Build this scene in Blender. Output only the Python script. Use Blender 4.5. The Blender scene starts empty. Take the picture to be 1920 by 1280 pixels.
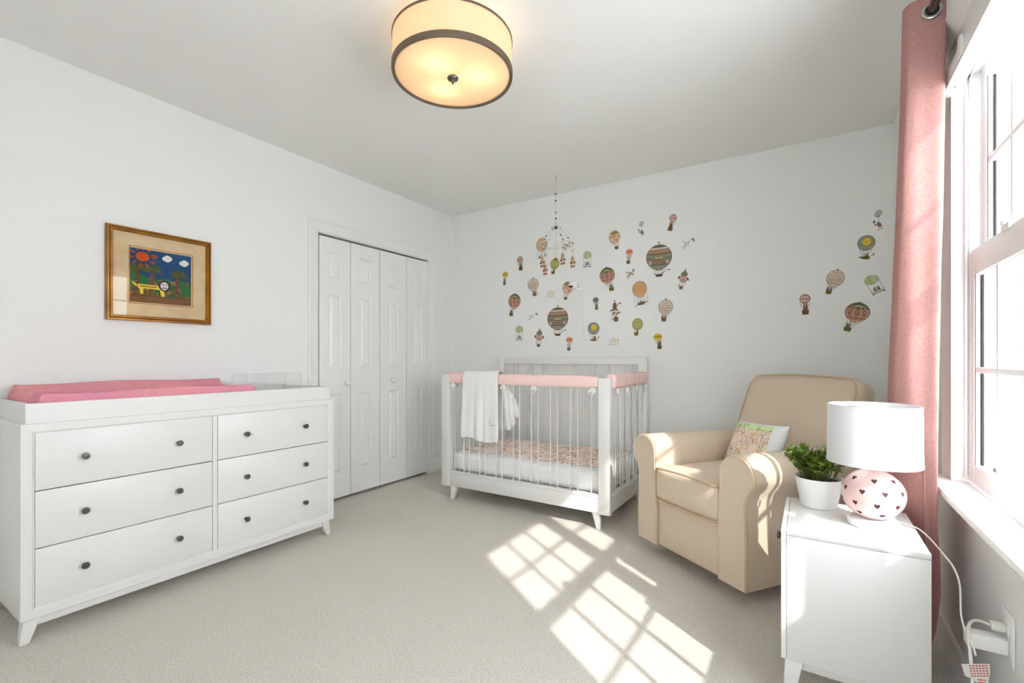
import bpy, bmesh, math, random
from mathutils import Vector, Matrix
random.seed(7)
SC = bpy.context.scene
COL = SC.collection
PI = math.pi

# ------------------------------------------------------------------ camera
cam_d = bpy.data.cameras.new('camera'); cam = bpy.data.objects.new('camera', cam_d); COL.objects.link(cam)
cam_d.sensor_width = 36; cam_d.lens = 876 / 1920 * 36; cam_d.shift_y = 32 / 1920; cam_d.clip_start = 0.02
cam.location = (0, 0, 1.055); cam.rotation_euler = (PI / 2, 0, math.atan(558 / 876))
SC.camera = cam
SC.view_settings.view_transform = 'Standard'; SC.view_settings.look = 'None'
SC.view_settings.gamma = 1; SC.view_settings.exposure = 0.45; SC.view_settings.use_curve_mapping = False

# ------------------------------------------------------------------ sky and sun
SKY = 9.5; SUN = 4.4
wd = bpy.data.worlds.new('hazy_sky'); SC.world = wd; wd.use_nodes = True
bgn = wd.node_tree.nodes['Background']; bgn.inputs[0].default_value = (0.87, 0.91, 0.985, 1); bgn.inputs[1].default_value = SKY
sl = bpy.data.lights.new('sun', 'SUN'); sl.energy = SUN; sl.angle = math.radians(0.9); sl.color = (1.0, 0.965, 0.92)
so = bpy.data.objects.new('sun', sl); COL.objects.link(so); so.location = (4, -2, 5)
so.rotation_euler = Vector((-1.0, 0.66, -1.0)).to_track_quat('-Z', 'Y').to_euler()
SC.cycles.diffuse_bounces = 8; SC.cycles.max_bounces = 14; SC.cycles.transparent_max_bounces = 24

# ------------------------------------------------------------------ materials
def lin(c):
    return tuple(((v / 255) / 12.92 if v <= 10 else (((v / 255) + .055) / 1.055) ** 2.4) for v in c)
def mat(name, rgb, rough=.5, metal=0., spec=.5, bump=None, var=None, emit=None, sheen=0, coat=0):
    m = bpy.data.materials.new(name); m.use_nodes = True
    nt = m.node_tree; b = nt.nodes['Principled BSDF']; c = lin(rgb)
    b.inputs['Base Color'].default_value = (*c, 1); b.inputs['Roughness'].default_value = rough
    b.inputs['Metallic'].default_value = metal; b.inputs['Specular IOR Level'].default_value = spec
    if sheen: b.inputs['Sheen Weight'].default_value = sheen
    if coat: b.inputs['Coat Weight'].default_value = coat; b.inputs['Coat Roughness'].default_value = .08
    tc = nt.nodes.new('ShaderNodeTexCoord')
    if bump:
        sc, st, dist = bump
        n = nt.nodes.new('ShaderNodeTexNoise'); n.inputs['Scale'].default_value = sc; n.inputs['Detail'].default_value = 4
        nt.links.new(tc.outputs['Object'], n.inputs['Vector'])
        bp = nt.nodes.new('ShaderNodeBump'); bp.inputs['Strength'].default_value = st; bp.inputs['Distance'].default_value = dist
        nt.links.new(n.outputs[0], bp.inputs['Height']); nt.links.new(bp.outputs[0], b.inputs['Normal'])
    if var:
        sc, rgb2, lo, hi = var
        n = nt.nodes.new('ShaderNodeTexNoise'); n.inputs['Scale'].default_value = sc; n.inputs['Detail'].default_value = 5
        nt.links.new(tc.outputs['Object'], n.inputs['Vector'])
        r = nt.nodes.new('ShaderNodeMapRange'); r.inputs['From Min'].default_value = lo; r.inputs['From Max'].default_value = hi
        nt.links.new(n.outputs[0], r.inputs[0])
        mx = nt.nodes.new('ShaderNodeMix'); mx.data_type = 'RGBA'
        mx.inputs['A'].default_value = (*c, 1); mx.inputs['B'].default_value = (*lin(rgb2), 1)
        nt.links.new(r.outputs[0], mx.inputs[0]); nt.links.new(mx.outputs['Result'], b.inputs['Base Color'])
    return m
WALL = mat('wall_paint', (232, 233, 231), .75, spec=.25, bump=(220, .08, .001))
CEIL = mat('ceiling_paint', (233, 233, 230), .9, spec=.15, bump=(90, .35, .002))
TRIM = mat('white_trim_paint', (232, 233, 231), .35)
CARPET = mat('beige_carpet', (242, 236, 226), .95, spec=.1, bump=(300, 1.0, .008), var=(150, (220, 211, 199), .38, .68))
WHITE = mat('white_furniture_lacquer', (223, 222, 219), .38)
PEWTER = mat('dark_pewter', (105, 103, 100), .32, metal=.9)
LINEN = mat('oatmeal_linen', (218, 202, 180), .9, spec=.15, bump=(500, .5, .0012), var=(700, (194, 176, 152), .42, .62), sheen=.2)
LINENB = mat('oatmeal_linen_piping', (196, 172, 140), .85, spec=.2)
BLACKM = mat('matte_black', (18, 18, 18), .6)
GAPSHADE = mat('painted_gap_shade', (30, 29, 28), .9)  # near-black colour painted as shade behind door and drawer gaps
SHADE = mat('white_shade_fabric', (242, 242, 242), .85, spec=.2, bump=(600, .2, .0006))
PINKC = mat('pink_ceramic', (232, 196, 190), .18, coat=.6)
HEARTM = mat('heart_opening_dark', (78, 42, 38), .7)
POTM = mat('white_pot_glaze', (240, 240, 238), .4)
SOIL = mat('dark_soil', (50, 38, 28), .95)
LEAF = mat('boxwood_leaf', (138, 164, 58), .45, var=(60, (70, 100, 34), .35, .65))
STEM = mat('plant_stem', (84, 92, 40), .6)
CHROME = mat('brushed_chrome', (170, 168, 164), .3, metal=1)
RODM = mat('gunmetal_rod', (112, 106, 100), .35, metal=.8)
PLASTIC = mat('white_plastic', (238, 238, 236), .35)
GOLD = mat('antique_gold_frame', (176, 122, 44), .35, metal=.65, var=(9, (132, 84, 26), .35, .7))
GOLDDK = mat('dark_gold_groove', (96, 60, 22), .45, metal=.4)
MATB = mat('tan_mat_board', (222, 198, 158), .9, var=(14, (208, 182, 142), .4, .7))
QUILT = mat('white_cotton', (234, 234, 232), .9, spec=.1, bump=(40, .15, .004))
BLANK = mat('white_fleece', (232, 232, 230), .95, spec=.1, bump=(60, .25, .004), sheen=.3)
ROSE = mat('rose_cotton', (240, 210, 202), .9, spec=.1, bump=(35, .4, .006))
PADM = mat('pink_minky', (230, 158, 160), .9, spec=.1, var=(2.5, (228, 150, 170), .35, .65))
nt = PADM.node_tree; v = nt.nodes.new('ShaderNodeTexVoronoi'); v.inputs['Scale'].default_value = 70
tc = nt.nodes.new('ShaderNodeTexCoord'); nt.links.new(tc.outputs['Object'], v.inputs['Vector'])
bp = nt.nodes.new('ShaderNodeBump'); bp.inputs['Strength'].default_value = .9; bp.inputs['Distance'].default_value = .006; bp.invert = True
nt.links.new(v.outputs['Distance'], bp.inputs['Height']); nt.links.new(bp.outputs[0], nt.nodes['Principled BSDF'].inputs['Normal'])
BRONZE = mat('bronze_band', (120, 104, 88), .5, metal=.6, bump=(260, .6, .002))
CORDM = mat('clear_cord', (225, 225, 218), .3)
TAGM = mat('warning_tag_white', (236, 232, 228), .6)
TAGR = mat('warning_tag_red_print', (214, 96, 92), .7)
BARK = mat('grey_bark', (128, 124, 118), .95, bump=(30, .8, .02))
SNOW = mat('pale_ground', (225, 225, 225), .95)
WOODM = mat('white_wood_ring', (225, 222, 214), .6)

def translucent(name, rgb, tr=.5, rough=.9, bump=None, var=None):
    m = mat(name, rgb, rough, spec=.15, bump=bump, var=var); nt = m.node_tree
    b = nt.nodes['Principled BSDF']; t = nt.nodes.new('ShaderNodeBsdfTranslucent'); t.inputs[0].default_value = (*lin(rgb), 1)
    mx = nt.nodes.new('ShaderNodeMixShader'); mx.inputs[0].default_value = tr
    nt.links.new(b.outputs[0], mx.inputs[1]); nt.links.new(t.outputs[0], mx.inputs[2])
    nt.links.new(mx.outputs[0], nt.nodes['Material Output'].inputs[0]); return m
CURT = translucent('dusty_pink_linen', (188, 143, 137), .12, bump=(340, .4, .0015), var=(160, (178, 132, 126), .4, .62))
DRUM = translucent('cream_drum_fabric', (250, 236, 214), .6)
DIFF = translucent('frosted_amber_glass', (252, 240, 220), .7, rough=.4)
def glassy(name, tint, refl=1.0, rough=.02, ior=1.45, body=0):
    m = bpy.data.materials.new(name); m.use_nodes = True; nt = m.node_tree; nt.nodes.remove(nt.nodes['Principled BSDF'])
    tr = nt.nodes.new('ShaderNodeBsdfTransparent'); tr.inputs[0].default_value = (*tint, 1)
    gl = nt.nodes.new('ShaderNodeBsdfGlossy'); gl.inputs['Roughness'].default_value = rough
    fr = nt.nodes.new('ShaderNodeFresnel'); fr.inputs[0].default_value = ior
    ml = nt.nodes.new('ShaderNodeMath'); ml.operation = 'MULTIPLY'; ml.inputs[1].default_value = refl
    mx = nt.nodes.new('ShaderNodeMixShader')
    # the far side of the thin sheet adds no second (total) reflection
    ge = nt.nodes.new('ShaderNodeNewGeometry'); sb_ = nt.nodes.new('ShaderNodeMath'); sb_.operation = 'SUBTRACT'; sb_.inputs[0].default_value = 1
    m3 = nt.nodes.new('ShaderNodeMath'); m3.operation = 'MULTIPLY'
    nt.links.new(ge.outputs['Backfacing'], sb_.inputs[1]); nt.links.new(fr.outputs[0], ml.inputs[0]); nt.links.new(ml.outputs[0], m3.inputs[0])
    nt.links.new(sb_.outputs[0], m3.inputs[1]); nt.links.new(m3.outputs[0], mx.inputs[0])
    nt.links.new(tr.outputs[0], mx.inputs[1]); nt.links.new(gl.outputs[0], mx.inputs[2]); out = mx
    if body:
        df = nt.nodes.new('ShaderNodeBsdfDiffuse'); df.inputs[0].default_value = (.9, .9, .9, 1)
        m2 = nt.nodes.new('ShaderNodeMixShader'); m2.inputs[0].default_value = body
        nt.links.new(mx.outputs[0], m2.inputs[1]); nt.links.new(df.outputs[0], m2.inputs[2]); out = m2
    nt.links.new(out.outputs[0], nt.nodes['Material Output'].inputs[0]); return m
GLASS = glassy('window_glass', (.98, .985, .98))
PICGL = glassy('picture_glass', (.98, .98, .98), 1.0, .01)
ACRYL = glassy('clear_acrylic', (.992, .994, .994), .4, .03, body=.012)
ACRED = glassy('acrylic_edge_painted_bright', (.97, .97, .97), .5, .2, body=.6)  # white mixed into the colour for light piped to the edges

# colour-attribute ink for flat printed art
INK = bpy.data.materials.new('printed_ink'); INK.use_nodes = True
_n = INK.node_tree; _a = _n.nodes.new('ShaderNodeVertexColor'); _a.layer_name = 'ink'
_n.links.new(_a.outputs[0], _n.nodes['Principled BSDF'].inputs['Base Color']); _n.nodes['Principled BSDF'].inputs['Roughness'].default_value = .75
_n.nodes['Principled BSDF'].inputs['Specular IOR Level'].default_value = .2

def print_mat(name, base, line, scale, extra=None):
    """white-ish cotton printed with fine drawn lines and small coloured patches"""
    m = mat(name, base, .9, spec=.1); nt = m.node_tree; b = nt.nodes['Principled BSDF']
    tc = nt.nodes.new('ShaderNodeTexCoord')
    ns = nt.nodes.new('ShaderNodeTexNoise'); ns.inputs['Scale'].default_value = scale * .6; ns.inputs['Detail'].default_value = 3
    nt.links.new(tc.outputs['Object'], ns.inputs['Vector'])
    mv = nt.nodes.new('ShaderNodeMix'); mv.data_type = 'RGBA'; mv.inputs[0].default_value = .12
    nt.links.new(tc.outputs['Object'], mv.inputs['A']); nt.links.new(ns.outputs['Color'], mv.inputs['B'])
    vo = nt.nodes.new('ShaderNodeTexVoronoi'); vo.feature = 'DISTANCE_TO_EDGE'; vo.inputs['Scale'].default_value = scale
    nt.links.new(mv.outputs['Result'], vo.inputs['Vector'])
    lt = nt.nodes.new('ShaderNodeMath'); lt.operation = 'LESS_THAN'; lt.inputs[1].default_value = .045
    nt.links.new(vo.outputs[0], lt.inputs[0])
    n2 = nt.nodes.new('ShaderNodeTexNoise'); n2.inputs['Scale'].default_value = scale * .35; nt.links.new(tc.outputs['Object'], n2.inputs['Vector'])
    gt = nt.nodes.new('ShaderNodeMath'); gt.operation = 'GREATER_THAN'; gt.inputs[1].default_value = .46
    nt.links.new(n2.outputs[0], gt.inputs[0])
    ml = nt.nodes.new('ShaderNodeMath'); ml.operation = 'MULTIPLY'; nt.links.new(lt.outputs[0], ml.inputs[0]); nt.links.new(gt.outputs[0], ml.inputs[1])
    vc = nt.nodes.new('ShaderNodeTexVoronoi'); vc.inputs['Scale'].default_value = scale; nt.links.new(mv.outputs['Result'], vc.inputs['Vector'])
    cr = nt.nodes.new('ShaderNodeValToRGB'); cr.color_ramp.interpolation = 'CONSTANT'
    cols = extra or [base]
    el = cr.color_ramp.elements; el[0].color = (*lin(cols[0]), 1); el[1].position = 1.0; el[1].color = (*lin(cols[-1]), 1)
    for i, c in enumerate(cols[1:], 1):
        e = el.new(i / len(cols)); e.color = (*lin(c), 1)
    sp = nt.nodes.new('ShaderNodeSeparateColor'); nt.links.new(vc.outputs['Color'], sp.inputs[0]); nt.links.new(sp.outputs[0], cr.inputs[0])
    mx = nt.nodes.new('ShaderNodeMix'); mx.data_type = 'RGBA'; mx.inputs['B'].default_value = (*lin(line), 1)
    nt.links.new(ml.outputs[0], mx.inputs[0]); nt.links.new(cr.outputs[0], mx.inputs['A']); nt.links.new(mx.outputs['Result'], b.inputs['Base Color'])
    return m
SHEETP = print_mat('peach_printed_cotton', (248, 230, 216), (166, 140, 120), 20, [(250, 232, 220), (246, 226, 210), (250, 236, 224), (242, 222, 200), (250, 232, 220)])
PILP = print_mat('townhouse_print', (246, 222, 204), (150, 132, 118), 42, [(238, 216, 200), (236, 224, 204), (238, 208, 198), (230, 206, 158), (226, 218, 210), (238, 214, 200)])
PILB = mat('pale_blue_cotton', (224, 228, 224), .9, spec=.1)
PILG = print_mat('green_roof_print', (214, 226, 178), (96, 110, 84), 40, [(214, 228, 180), (196, 216, 160)])

# ------------------------------------------------------------------ mesh helpers
class B:
    def __init__(s): s.bm = bmesh.new()
    def _new(s, before, mi):
        for f in s.bm.faces:
            if f not in before: f.material_index = mi
    def box(s, x0, x1, y0, y1, z0, z1, bev=0, mi=0, seg=2):
        bf = set(s.bm.faces)
        g = bmesh.ops.create_cube(s.bm, size=1, matrix=Matrix.Translation(((x0 + x1) / 2, (y0 + y1) / 2, (z0 + z1) / 2)) @ Matrix.Diagonal((abs(x1 - x0), abs(y1 - y0), abs(z1 - z0), 1)))
        if bev:
            es = list({e for v in g['verts'] for e in v.link_edges})
            bmesh.ops.bevel(s.bm, geom=es, offset=bev, segments=seg, profile=.5, affect='EDGES')
        s._new(bf, mi); return s
    def loft(s, rings, cap=True, mi=0, closed=True):
        vs = [[s.bm.verts.new(p) for p in r] for r in rings]; n = len(rings[0])
        for a, b in zip(vs, vs[1:]):
            for i in range(n if closed else n - 1):
                j = (i + 1) % n
                try: s.bm.faces.new((a[i], a[j], b[j], b[i])).material_index = mi
                except ValueError: pass
        if cap:
            for r in (vs[0][::-1], vs[-1]):
                try: s.bm.faces.new(r).material_index = mi
                except ValueError: pass
        return s
    def cyl(s, p0, p1, r0, r1=None, n=24, mi=0, cap=True):
        r1 = r0 if r1 is None else r1
        p0, p1 = Vector(p0), Vector(p1); q = (p1 - p0).to_track_quat('Z', 'Y')
        ring = lambda c, r: [c + q @ Vector((r * math.cos(2 * PI * i / n), r * math.sin(2 * PI * i / n), 0)) for i in range(n)]
        return s.loft([ring(p0, r0), ring(p1, r1)], cap, mi)
    def lathe(s, prof, c=(0, 0, 0), n=48, mi=0, cap=False, M=None):
        c = Vector(c); M = M or Matrix.Identity(3)
        return s.loft([[c + M @ Vector((r * math.cos(2 * PI * i / n), r * math.sin(2 * PI * i / n), z)) for i in range(n)] for r, z in prof], cap, mi)
    def tube(s, pts, r, n=8, mi=0, closed=False, smooth=0):
        pts = [Vector(p) for p in pts]
        for _ in range(smooth):
            q = [pts[0]] if not closed else []
            m = len(pts)
            for i in range(m if closed else m - 1):
                a, b = pts[i], pts[(i + 1) % m]; q += [a * .75 + b * .25, a * .25 + b * .75]
            if not closed: q.append(pts[-1])
            pts = q
        rings = []; up = Vector((0, 0, 1)); m = len(pts); prev = None
        for i, p in enumerate(pts):
            a = pts[(i - 1) % m] if (closed or i) else p; b = pts[(i + 1) % m] if (closed or i < m - 1) else p
            t = (b - a)
            if t.length < 1e-9: t = Vector((0, 0, 1))
            t.normalize()
            if prev is None:
                u = t.cross(up) if abs(t.dot(up)) < .95 else t.cross(Vector((1, 0, 0)))
            else: u = prev - t * prev.dot(t)
            u.normalize(); prev = u; w = t.cross(u)
            rr = r(i / (m - 1)) if callable(r) else r
            rings.append([p + (u * math.cos(2 * PI * k / n) + w * math.sin(2 * PI * k / n)) * rr for k in range(n)])
        if closed: rings.append(rings[0]); return s.loft(rings, False, mi)
        return s.loft(rings, True, mi)
    def ball(s, c, r, n=14, sc=(1, 1, 1), mi=0):
        bf = set(s.bm.faces)
        bmesh.ops.create_uvsphere(s.bm, u_segments=n, v_segments=max(6, n // 2 + 1), radius=1, matrix=Matrix.Translation(c) @ Matrix.Diagonal((r * sc[0], r * sc[1], r * sc[2], 1)))
        s._new(bf, mi); return s
    def prism(s, pts, h0, h1, f, mi=0):
        """2-D outline pts, extruded h0..h1 through f(a, b, h) -> point"""
        return s.loft([[f(a, b, h0) for a, b in pts], [f(a, b, h1) for a, b in pts]], True, mi)
    def frame(s, a0, a1, b0, b1, prof, f, mi=0):
        """mitred rectangular frame; prof = list of (inset, height)"""
        rings = [[f(a0 + d, b0 + d, h), f(a1 - d, b0 + d, h), f(a1 - d, b1 - d, h), f(a0 + d, b1 - d, h)] for d, h in prof]
        return s.loft(rings + [rings[0]], False, mi)
    def open_frame(s, a0, a1, b0, b1, prof, f, mi=0, cap=True):
        rings = [[f(a0 + d, b0 + d, h), f(a1 - d, b0 + d, h), f(a1 - d, b1 - d, h), f(a0 + d, b1 - d, h)] for d, h in prof]
        s.loft(rings, False, mi)
        if cap:
            s.bm.faces.new([s.bm.verts.new(p) for p in rings[-1]]).material_index = mi
        return s
    def rbox(s, hx, hy, hz, r, c=(0, 0, 0), crown=(0, 0, 0), n=10, mi=0, fn=None):
        """soft box: half sizes, edge radius, crown bulge per axis"""
        bf = set(s.bm.faces); old = set(s.bm.verts)
        bmesh.ops.create_cube(s.bm, size=2)
        es = list({e for v in s.bm.verts if v not in old for e in v.link_edges})
        bmesh.ops.subdivide_edges(s.bm, edges=es, cuts=n, use_grid_fill=True)
        H = Vector((hx, hy, hz)); c = Vector(c)
        for v in [v for v in s.bm.verts if v not in old]:
            u = v.co.copy()
            # push grid lines towards the edges so that the rounding is well sampled
            w = Vector([math.copysign(1 - (1 - abs(t)) ** 1.5, t) if abs(t) < 1 else t for t in u])
            p = Vector((w.x * hx, w.y * hy, w.z * hz))
            q = Vector([max(-(H[i] - r), min(H[i] - r, p[i])) for i in range(3)])
            d = p - q
            if d.length > 1e-9:
                d.normalize(); p = q + d * r
            k = [(1 - w[(i + 1) % 3] ** 2) * (1 - w[(i + 2) % 3] ** 2) for i in range(3)]
            for i in range(3):
                if abs(u[i]) > .999: p[i] += math.copysign(crown[i] * k[i], u[i])
            v.co = (fn(p) if fn else p) + c
        s._new(bf, mi); return s
    def done(s, name, mats, parent=None, ang=35, ctr=None, col=None):
        me = bpy.data.meshes.new(name)
        bmesh.ops.remove_doubles(s.bm, verts=s.bm.verts, dist=1e-6)
        if ctr is not None: bmesh.ops.translate(s.bm, verts=s.bm.verts, vec=-Vector(ctr))
        bmesh.ops.recalc_face_normals(s.bm, faces=s.bm.faces)
        s.bm.to_mesh(me); s.bm.free()
        for m in (mats if isinstance(mats, (list, tuple)) else [mats]): me.materials.append(m)
        for p in me.polygons: p.use_smooth = ang > 20
        me.set_sharp_from_angle(angle=math.radians(ang))
        o = bpy.data.objects.new(name, me); COL.objects.link(o)
        if parent: o.parent = parent
        elif ctr is not None: o.location = ctr
        return o
def tag(o, label=None, cat=None, group=None, kind=None):
    if label: o['label'] = label
    if cat: o['category'] = cat
    if group: o['group'] = group
    if kind: o['kind'] = kind
    return o
def thing(name, label, cat, loc=(0, 0, 0), rz=0, group=None, rot=None):
    o = bpy.data.objects.new(name, None); COL.objects.link(o); o.location = loc
    o.rotation_euler = rot or (0, 0, rz); o.empty_display_size = .05
    return tag(o, label, cat, group)
def struct(name, b, m, parent=None, ang=35):
    o = b.done(name, m, parent, ang)
    if not parent: o['kind'] = 'structure'
    return o
def sempty(name, loc=(0, 0, 0)):
    o = bpy.data.objects.new(name, None); COL.objects.link(o); o.location = loc; o['kind'] = 'structure'; return o
XL, XR, YB, YF, ZC = -2.96, .42, 3.555, -1.5, 2.45
fx = lambda X, s=1: (lambda a, b, h: Vector((X + s * h, a, b)))      # plane x = X, a = y, b = z
fy = lambda Y, s=-1: (lambda a, b, h: Vector((a, Y + s * h, b)))     # plane y = Y, a = x, b = z
fz = lambda Z, s=1: (lambda a, b, h: Vector((a, b, Z + s * h)))

# ------------------------------------------------------------------ room shell
struct('floor', B().box(XL - .8, XR + .1, YF - .1, YB + .1, -.1, 0), CARPET)
struct('ceiling', B().box(XL - .1, XR + .1, YF - .1, YB + .1, ZC, ZC + .1), CEIL)
struct('wall_back', B().box(XL - .1, XR + .1, YB, YB + .1, 0, ZC), WALL)
CY0, CY1, CZ = 2.066, 3.205, 1.96     # closet opening
b = B(); b.box(XL - .1, XL, YF, CY0, 0, ZC); b.box(XL - .1, XL, CY1, YB, 0, ZC); b.box(XL - .1, XL, CY0, CY1, CZ, ZC)
struct('wall_left', b, WALL)
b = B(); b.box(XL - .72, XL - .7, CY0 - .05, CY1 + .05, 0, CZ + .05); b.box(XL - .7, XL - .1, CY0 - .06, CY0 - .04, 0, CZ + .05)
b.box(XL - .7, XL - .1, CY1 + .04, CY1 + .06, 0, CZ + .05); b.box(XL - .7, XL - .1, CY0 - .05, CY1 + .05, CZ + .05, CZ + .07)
struct('wall_closet', b, GAPSHADE)  # closet inside coloured near black for the shade behind its doors
WY0, WY1, WZ0, WZ1 = .665, 2.15, .62, 2.01
XO = XR + .09
b = B(); b.box(XR, XO, YF, WY0, 0, ZC); b.box(XR, XO, WY1, YB + .1, 0, ZC); b.box(XR, XO, WY0, WY1, 0, WZ0); b.box(XR, XO, WY0, WY1, WZ1, ZC)
struct('wall_right', b, WALL)
# unseen window added in the wall behind the camera to brighten the room
RX0, RX1, RZ0, RZ1 = -.62, .18, .75, 1.95
b = B(); b.box(XL - .1, RX0, YF - .1, YF, 0, ZC); b.box(RX1, XR + .1, YF - .1, YF, 0, ZC); b.box(RX0, RX1, YF - .1, YF, 0, RZ0); b.box(RX0, RX1, YF - .1, YF, RZ1, ZC)
struct('wall_front', b, WALL)
w3 = sempty('window_3', ((RX0 + RX1) / 2, YF, RZ0))
b = B(); hw = (RX1 - RX0) / 2; hh = RZ1 - RZ0
b.frame(-hw, hw, 0, hh, [(0, -.03), (0, .03), (.05, .03), (.05, -.03)], fy(-.05)); b.box(-hw + .05, hw - .05, -.07, -.04, hh / 2 - .02, hh / 2 + .02)
struct('window_frame', b, TRIM, w3)
struct('fill_window_pane', B().box(-hw + .05, hw - .05, -.057, -.053, .05, hh - .05), GLASS, w3)

def baseboard(name, f, a0, a1, gaps=()):
    b = B(); pr = [(0, 0), (.014, 0), (.014, .075), (.010, .085), (.010, .092), (.004, .1), (0, .1)]
    b.loft([[f(a, z, h) for h, z in pr] for a in (a0, a1)], True); return struct(name, b, TRIM)
baseboard('baseboard_right', fx(XR, -1), YF, YB)
baseboard('baseboard_back', fy(YB), XL, XR)
baseboard('baseboard_left', fx(XL), YF, 1.985)
baseboard('baseboard_corner', fx(XL), 3.29, YB)

# closet casing and two bifold doors
b = B(); pr = [(0, 0), (0, .018), (.006, .022), (.018, .017), (.055, .012), (.068, .014), (.078, .009), (.08, 0)]
f = fx(XL); a0, a1, bt = CY0 - .08, CY1 + .08, CZ + .08
b.loft([[f(a0 + d, 0, h) for d, h in pr], [f(a0 + d, bt - d, h) for d, h in pr], [f(a1 - d, bt - d, h) for d, h in pr], [f(a1 - d, 0, h) for d, h in pr]], True)
b.box(XL - .1, XL + .002, CY0 - .001, CY0 + .004, 0, CZ); b.box(XL - .1, XL + .002, CY1 - .004, CY1 + .001, 0, CZ); b.box(XL - .1, XL + .002, CY0, CY1, CZ - .004, CZ + .001)
struct('trim_1', b, TRIM)
rows = [(1.835, 1.645), (1.525, .99), (.788, .205)]
def leaf_mesh(y0, y1, wide):
    b = B(); X = XL + .008; z0, z1 = .022, 1.938; yc = (y0 + y1) / 2
    pw = .105 if wide else .1; off = 0
    hs = sorted([(lo, hi) for hi, lo in rows]); p0, p1 = yc - pw / 2 + off, yc + pw / 2 + off
    g = fx(X)
    xb = X - .03
    b.box(xb, X, y0, p0, z0, z1); b.box(xb, X, p1, y1, z0, z1); zz = z0
    for lo, hi in hs:
        b.box(xb, X, p0, p1, zz, lo); zz = hi
        b.open_frame(p0, p1, lo, hi, [(0, 0), (.006, -.007), (.012, -.008), (.026, -.001), (.03, -.001)], g)
    b.box(xb, X, p0, p1, zz, z1)
    return b
ys = [2.072, 2.343, 2.631, 2.93, 3.201]
for k in (0, 1):
    d = sempty('door_%d' % (k + 1), (XL, ys[2 * k], 0)); c = (XL, ys[2 * k], 0)
    for j in (0, 1):
        bb = leaf_mesh(ys[2 * k + j] + .003, ys[2 * k + j + 1] - .003, True)
        bb.done('door_leaf', WHITE if False else TRIM, d, 20, ctr=c)
    ky = (2.300, 2.757)[k]
    bb = B().lathe([(.0, 0), (.009, 0), (.009, .012), (.018, .02), (.021, .028), (.018, .036), (.008, .04), (0, .04)], (XL + .008, ky, .873), 20, M=Matrix(((0, 0, 1), (0, 1, 0), (-1, 0, 0))))
    bb.done('door_knob', TRIM, d, 50, ctr=c)

# ------------------------------------------------------------------ right hand windows
def sash(b, y0, y1, z0, z1, g0, g1, h0, h1, xa, xb):
    bx = lambda a, c, d, e: b.box(xa, xb, a, c, d, e, .002)
    bx(y0, g0, z0, z1); bx(g1, y1, z0, z1); bx(g0, g1, z0, h0); bx(g0, g1, h1, z1)
    w = (g1 - g0)
    for i in (1, 2): b.box(xa + .003, xb - .003, g0 + w * i / 3 - .009, g0 + w * i / 3 + .009, h0, h1, .003)
    zm = (h0 + h1) / 2; b.box(xa + .004, xb - .004, g0, g1, zm - .009, zm + .009, .003)
    b.frame(g0 - .001, g1 + .001, h0 - .001, h1 + .001, [(0, 0), (.007, 0.006), (0, .012)], fx(xa + .002))
for n, y0 in ((1, 1.425), (2, .70)):
    y1 = y0 + .705; w = sempty('window_%d' % n, (XR, (y0 + y1) / 2, WZ0)); c = w.location.copy()
    b = B(); sash(b, y0, y1, .645, 1.41, y0 + .045, y1 - .05, .71, 1.326, .45, .475); b.done('lower_sash', TRIM, w, ctr=c)
    b = B(); sash(b, y0, y1, 1.40, 2.0, y0 + .045, y1 - .05, 1.425, 1.96, .479, .503); b.done('upper_sash', TRIM, w, ctr=c)
    B().box(.459, .462, y0 + .045, y1 - .05, .71, 1.326).done('lower_pane', GLASS, w, ctr=c)
    B().box(.489, .492, y0 + .045, y1 - .05, 1.425, 1.96).done('upper_pane', GLASS, w, ctr=c)
    b = B(); b.box(.442, .45, y0 + .32, y0 + .38, 1.40, 1.418, .003); b.cyl((.446, y0 + .35, 1.415), (.446, y0 + .35, 1.425), .012); b.done('sash_lock', TRIM, w, ctr=c)
for n, y0 in ((1, 1.425), (2, .70)):
    w = bpy.data.objects['window_%d' % n]; y1 = y0 + .705; b = B()
    b.box(.505, .514, y1 - .052, y1, .645, 2.0, .001); b.box(.505, .514, y0, y0 + .008, .645, 2.0); b.box(.505, .514, y0, y1, .645, .70); b.box(.505, .514, y0, y1, 1.995, 2.0)
    b.done('storm_frame', TRIM, w, ctr=w.location.copy())
# jamb, mullion, stops
b = B(); b.box(.404, XO, 2.132, 2.152, WZ0, WZ1); b.box(.404, XO, .663, .698, WZ0, WZ1); b.box(.404, XO, .66, 2.15, 2.0, 2.012)
b.box(.425, XO, 1.407, 1.423, WZ0, WZ1, .003); b.box(.404, .43, 1.40, 1.43, WZ0, WZ1, .003)
for x in (.436, .447): b.box(x, x + .004, 2.118, 2.134, .66, 2.0); b.box(x, x + .004, .696, .708, .66, 2.0)
for x in (.436, .447, .476): b.box(x, x + .004, .7, 2.13, 1.985, 2.0)
struct('trim_2', b, TRIM)
# side casings and head casing with its cap
b = B(); pr = [(0, 0), (0, .02), (.01, .024), (.03, .017), (.07, .013), (.085, .016), (.09, .010), (.09, 0)]
g = fx(XR, -1)
for a, s in ((2.232, -1), (.58, 1)):
    b.loft([[g(a + s * d, z, h) for d, h in pr] for z in (.63, 1.94)], True)
b.box(.402, XR, .575, 2.235, 1.94, 2.10, .002)
prc = [(0, 2.10), (.018, 2.10), (.022, 2.112), (.03, 2.118), (.034, 2.13), (.044, 2.14), (.048, 2.15), (.048, 2.16), (0, 2.16)]
b.loft([[Vector((XR - h, a, z)) for h, z in prc] for a in (.54, 2.27)], True)
struct('trim_3', b, TRIM)
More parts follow.
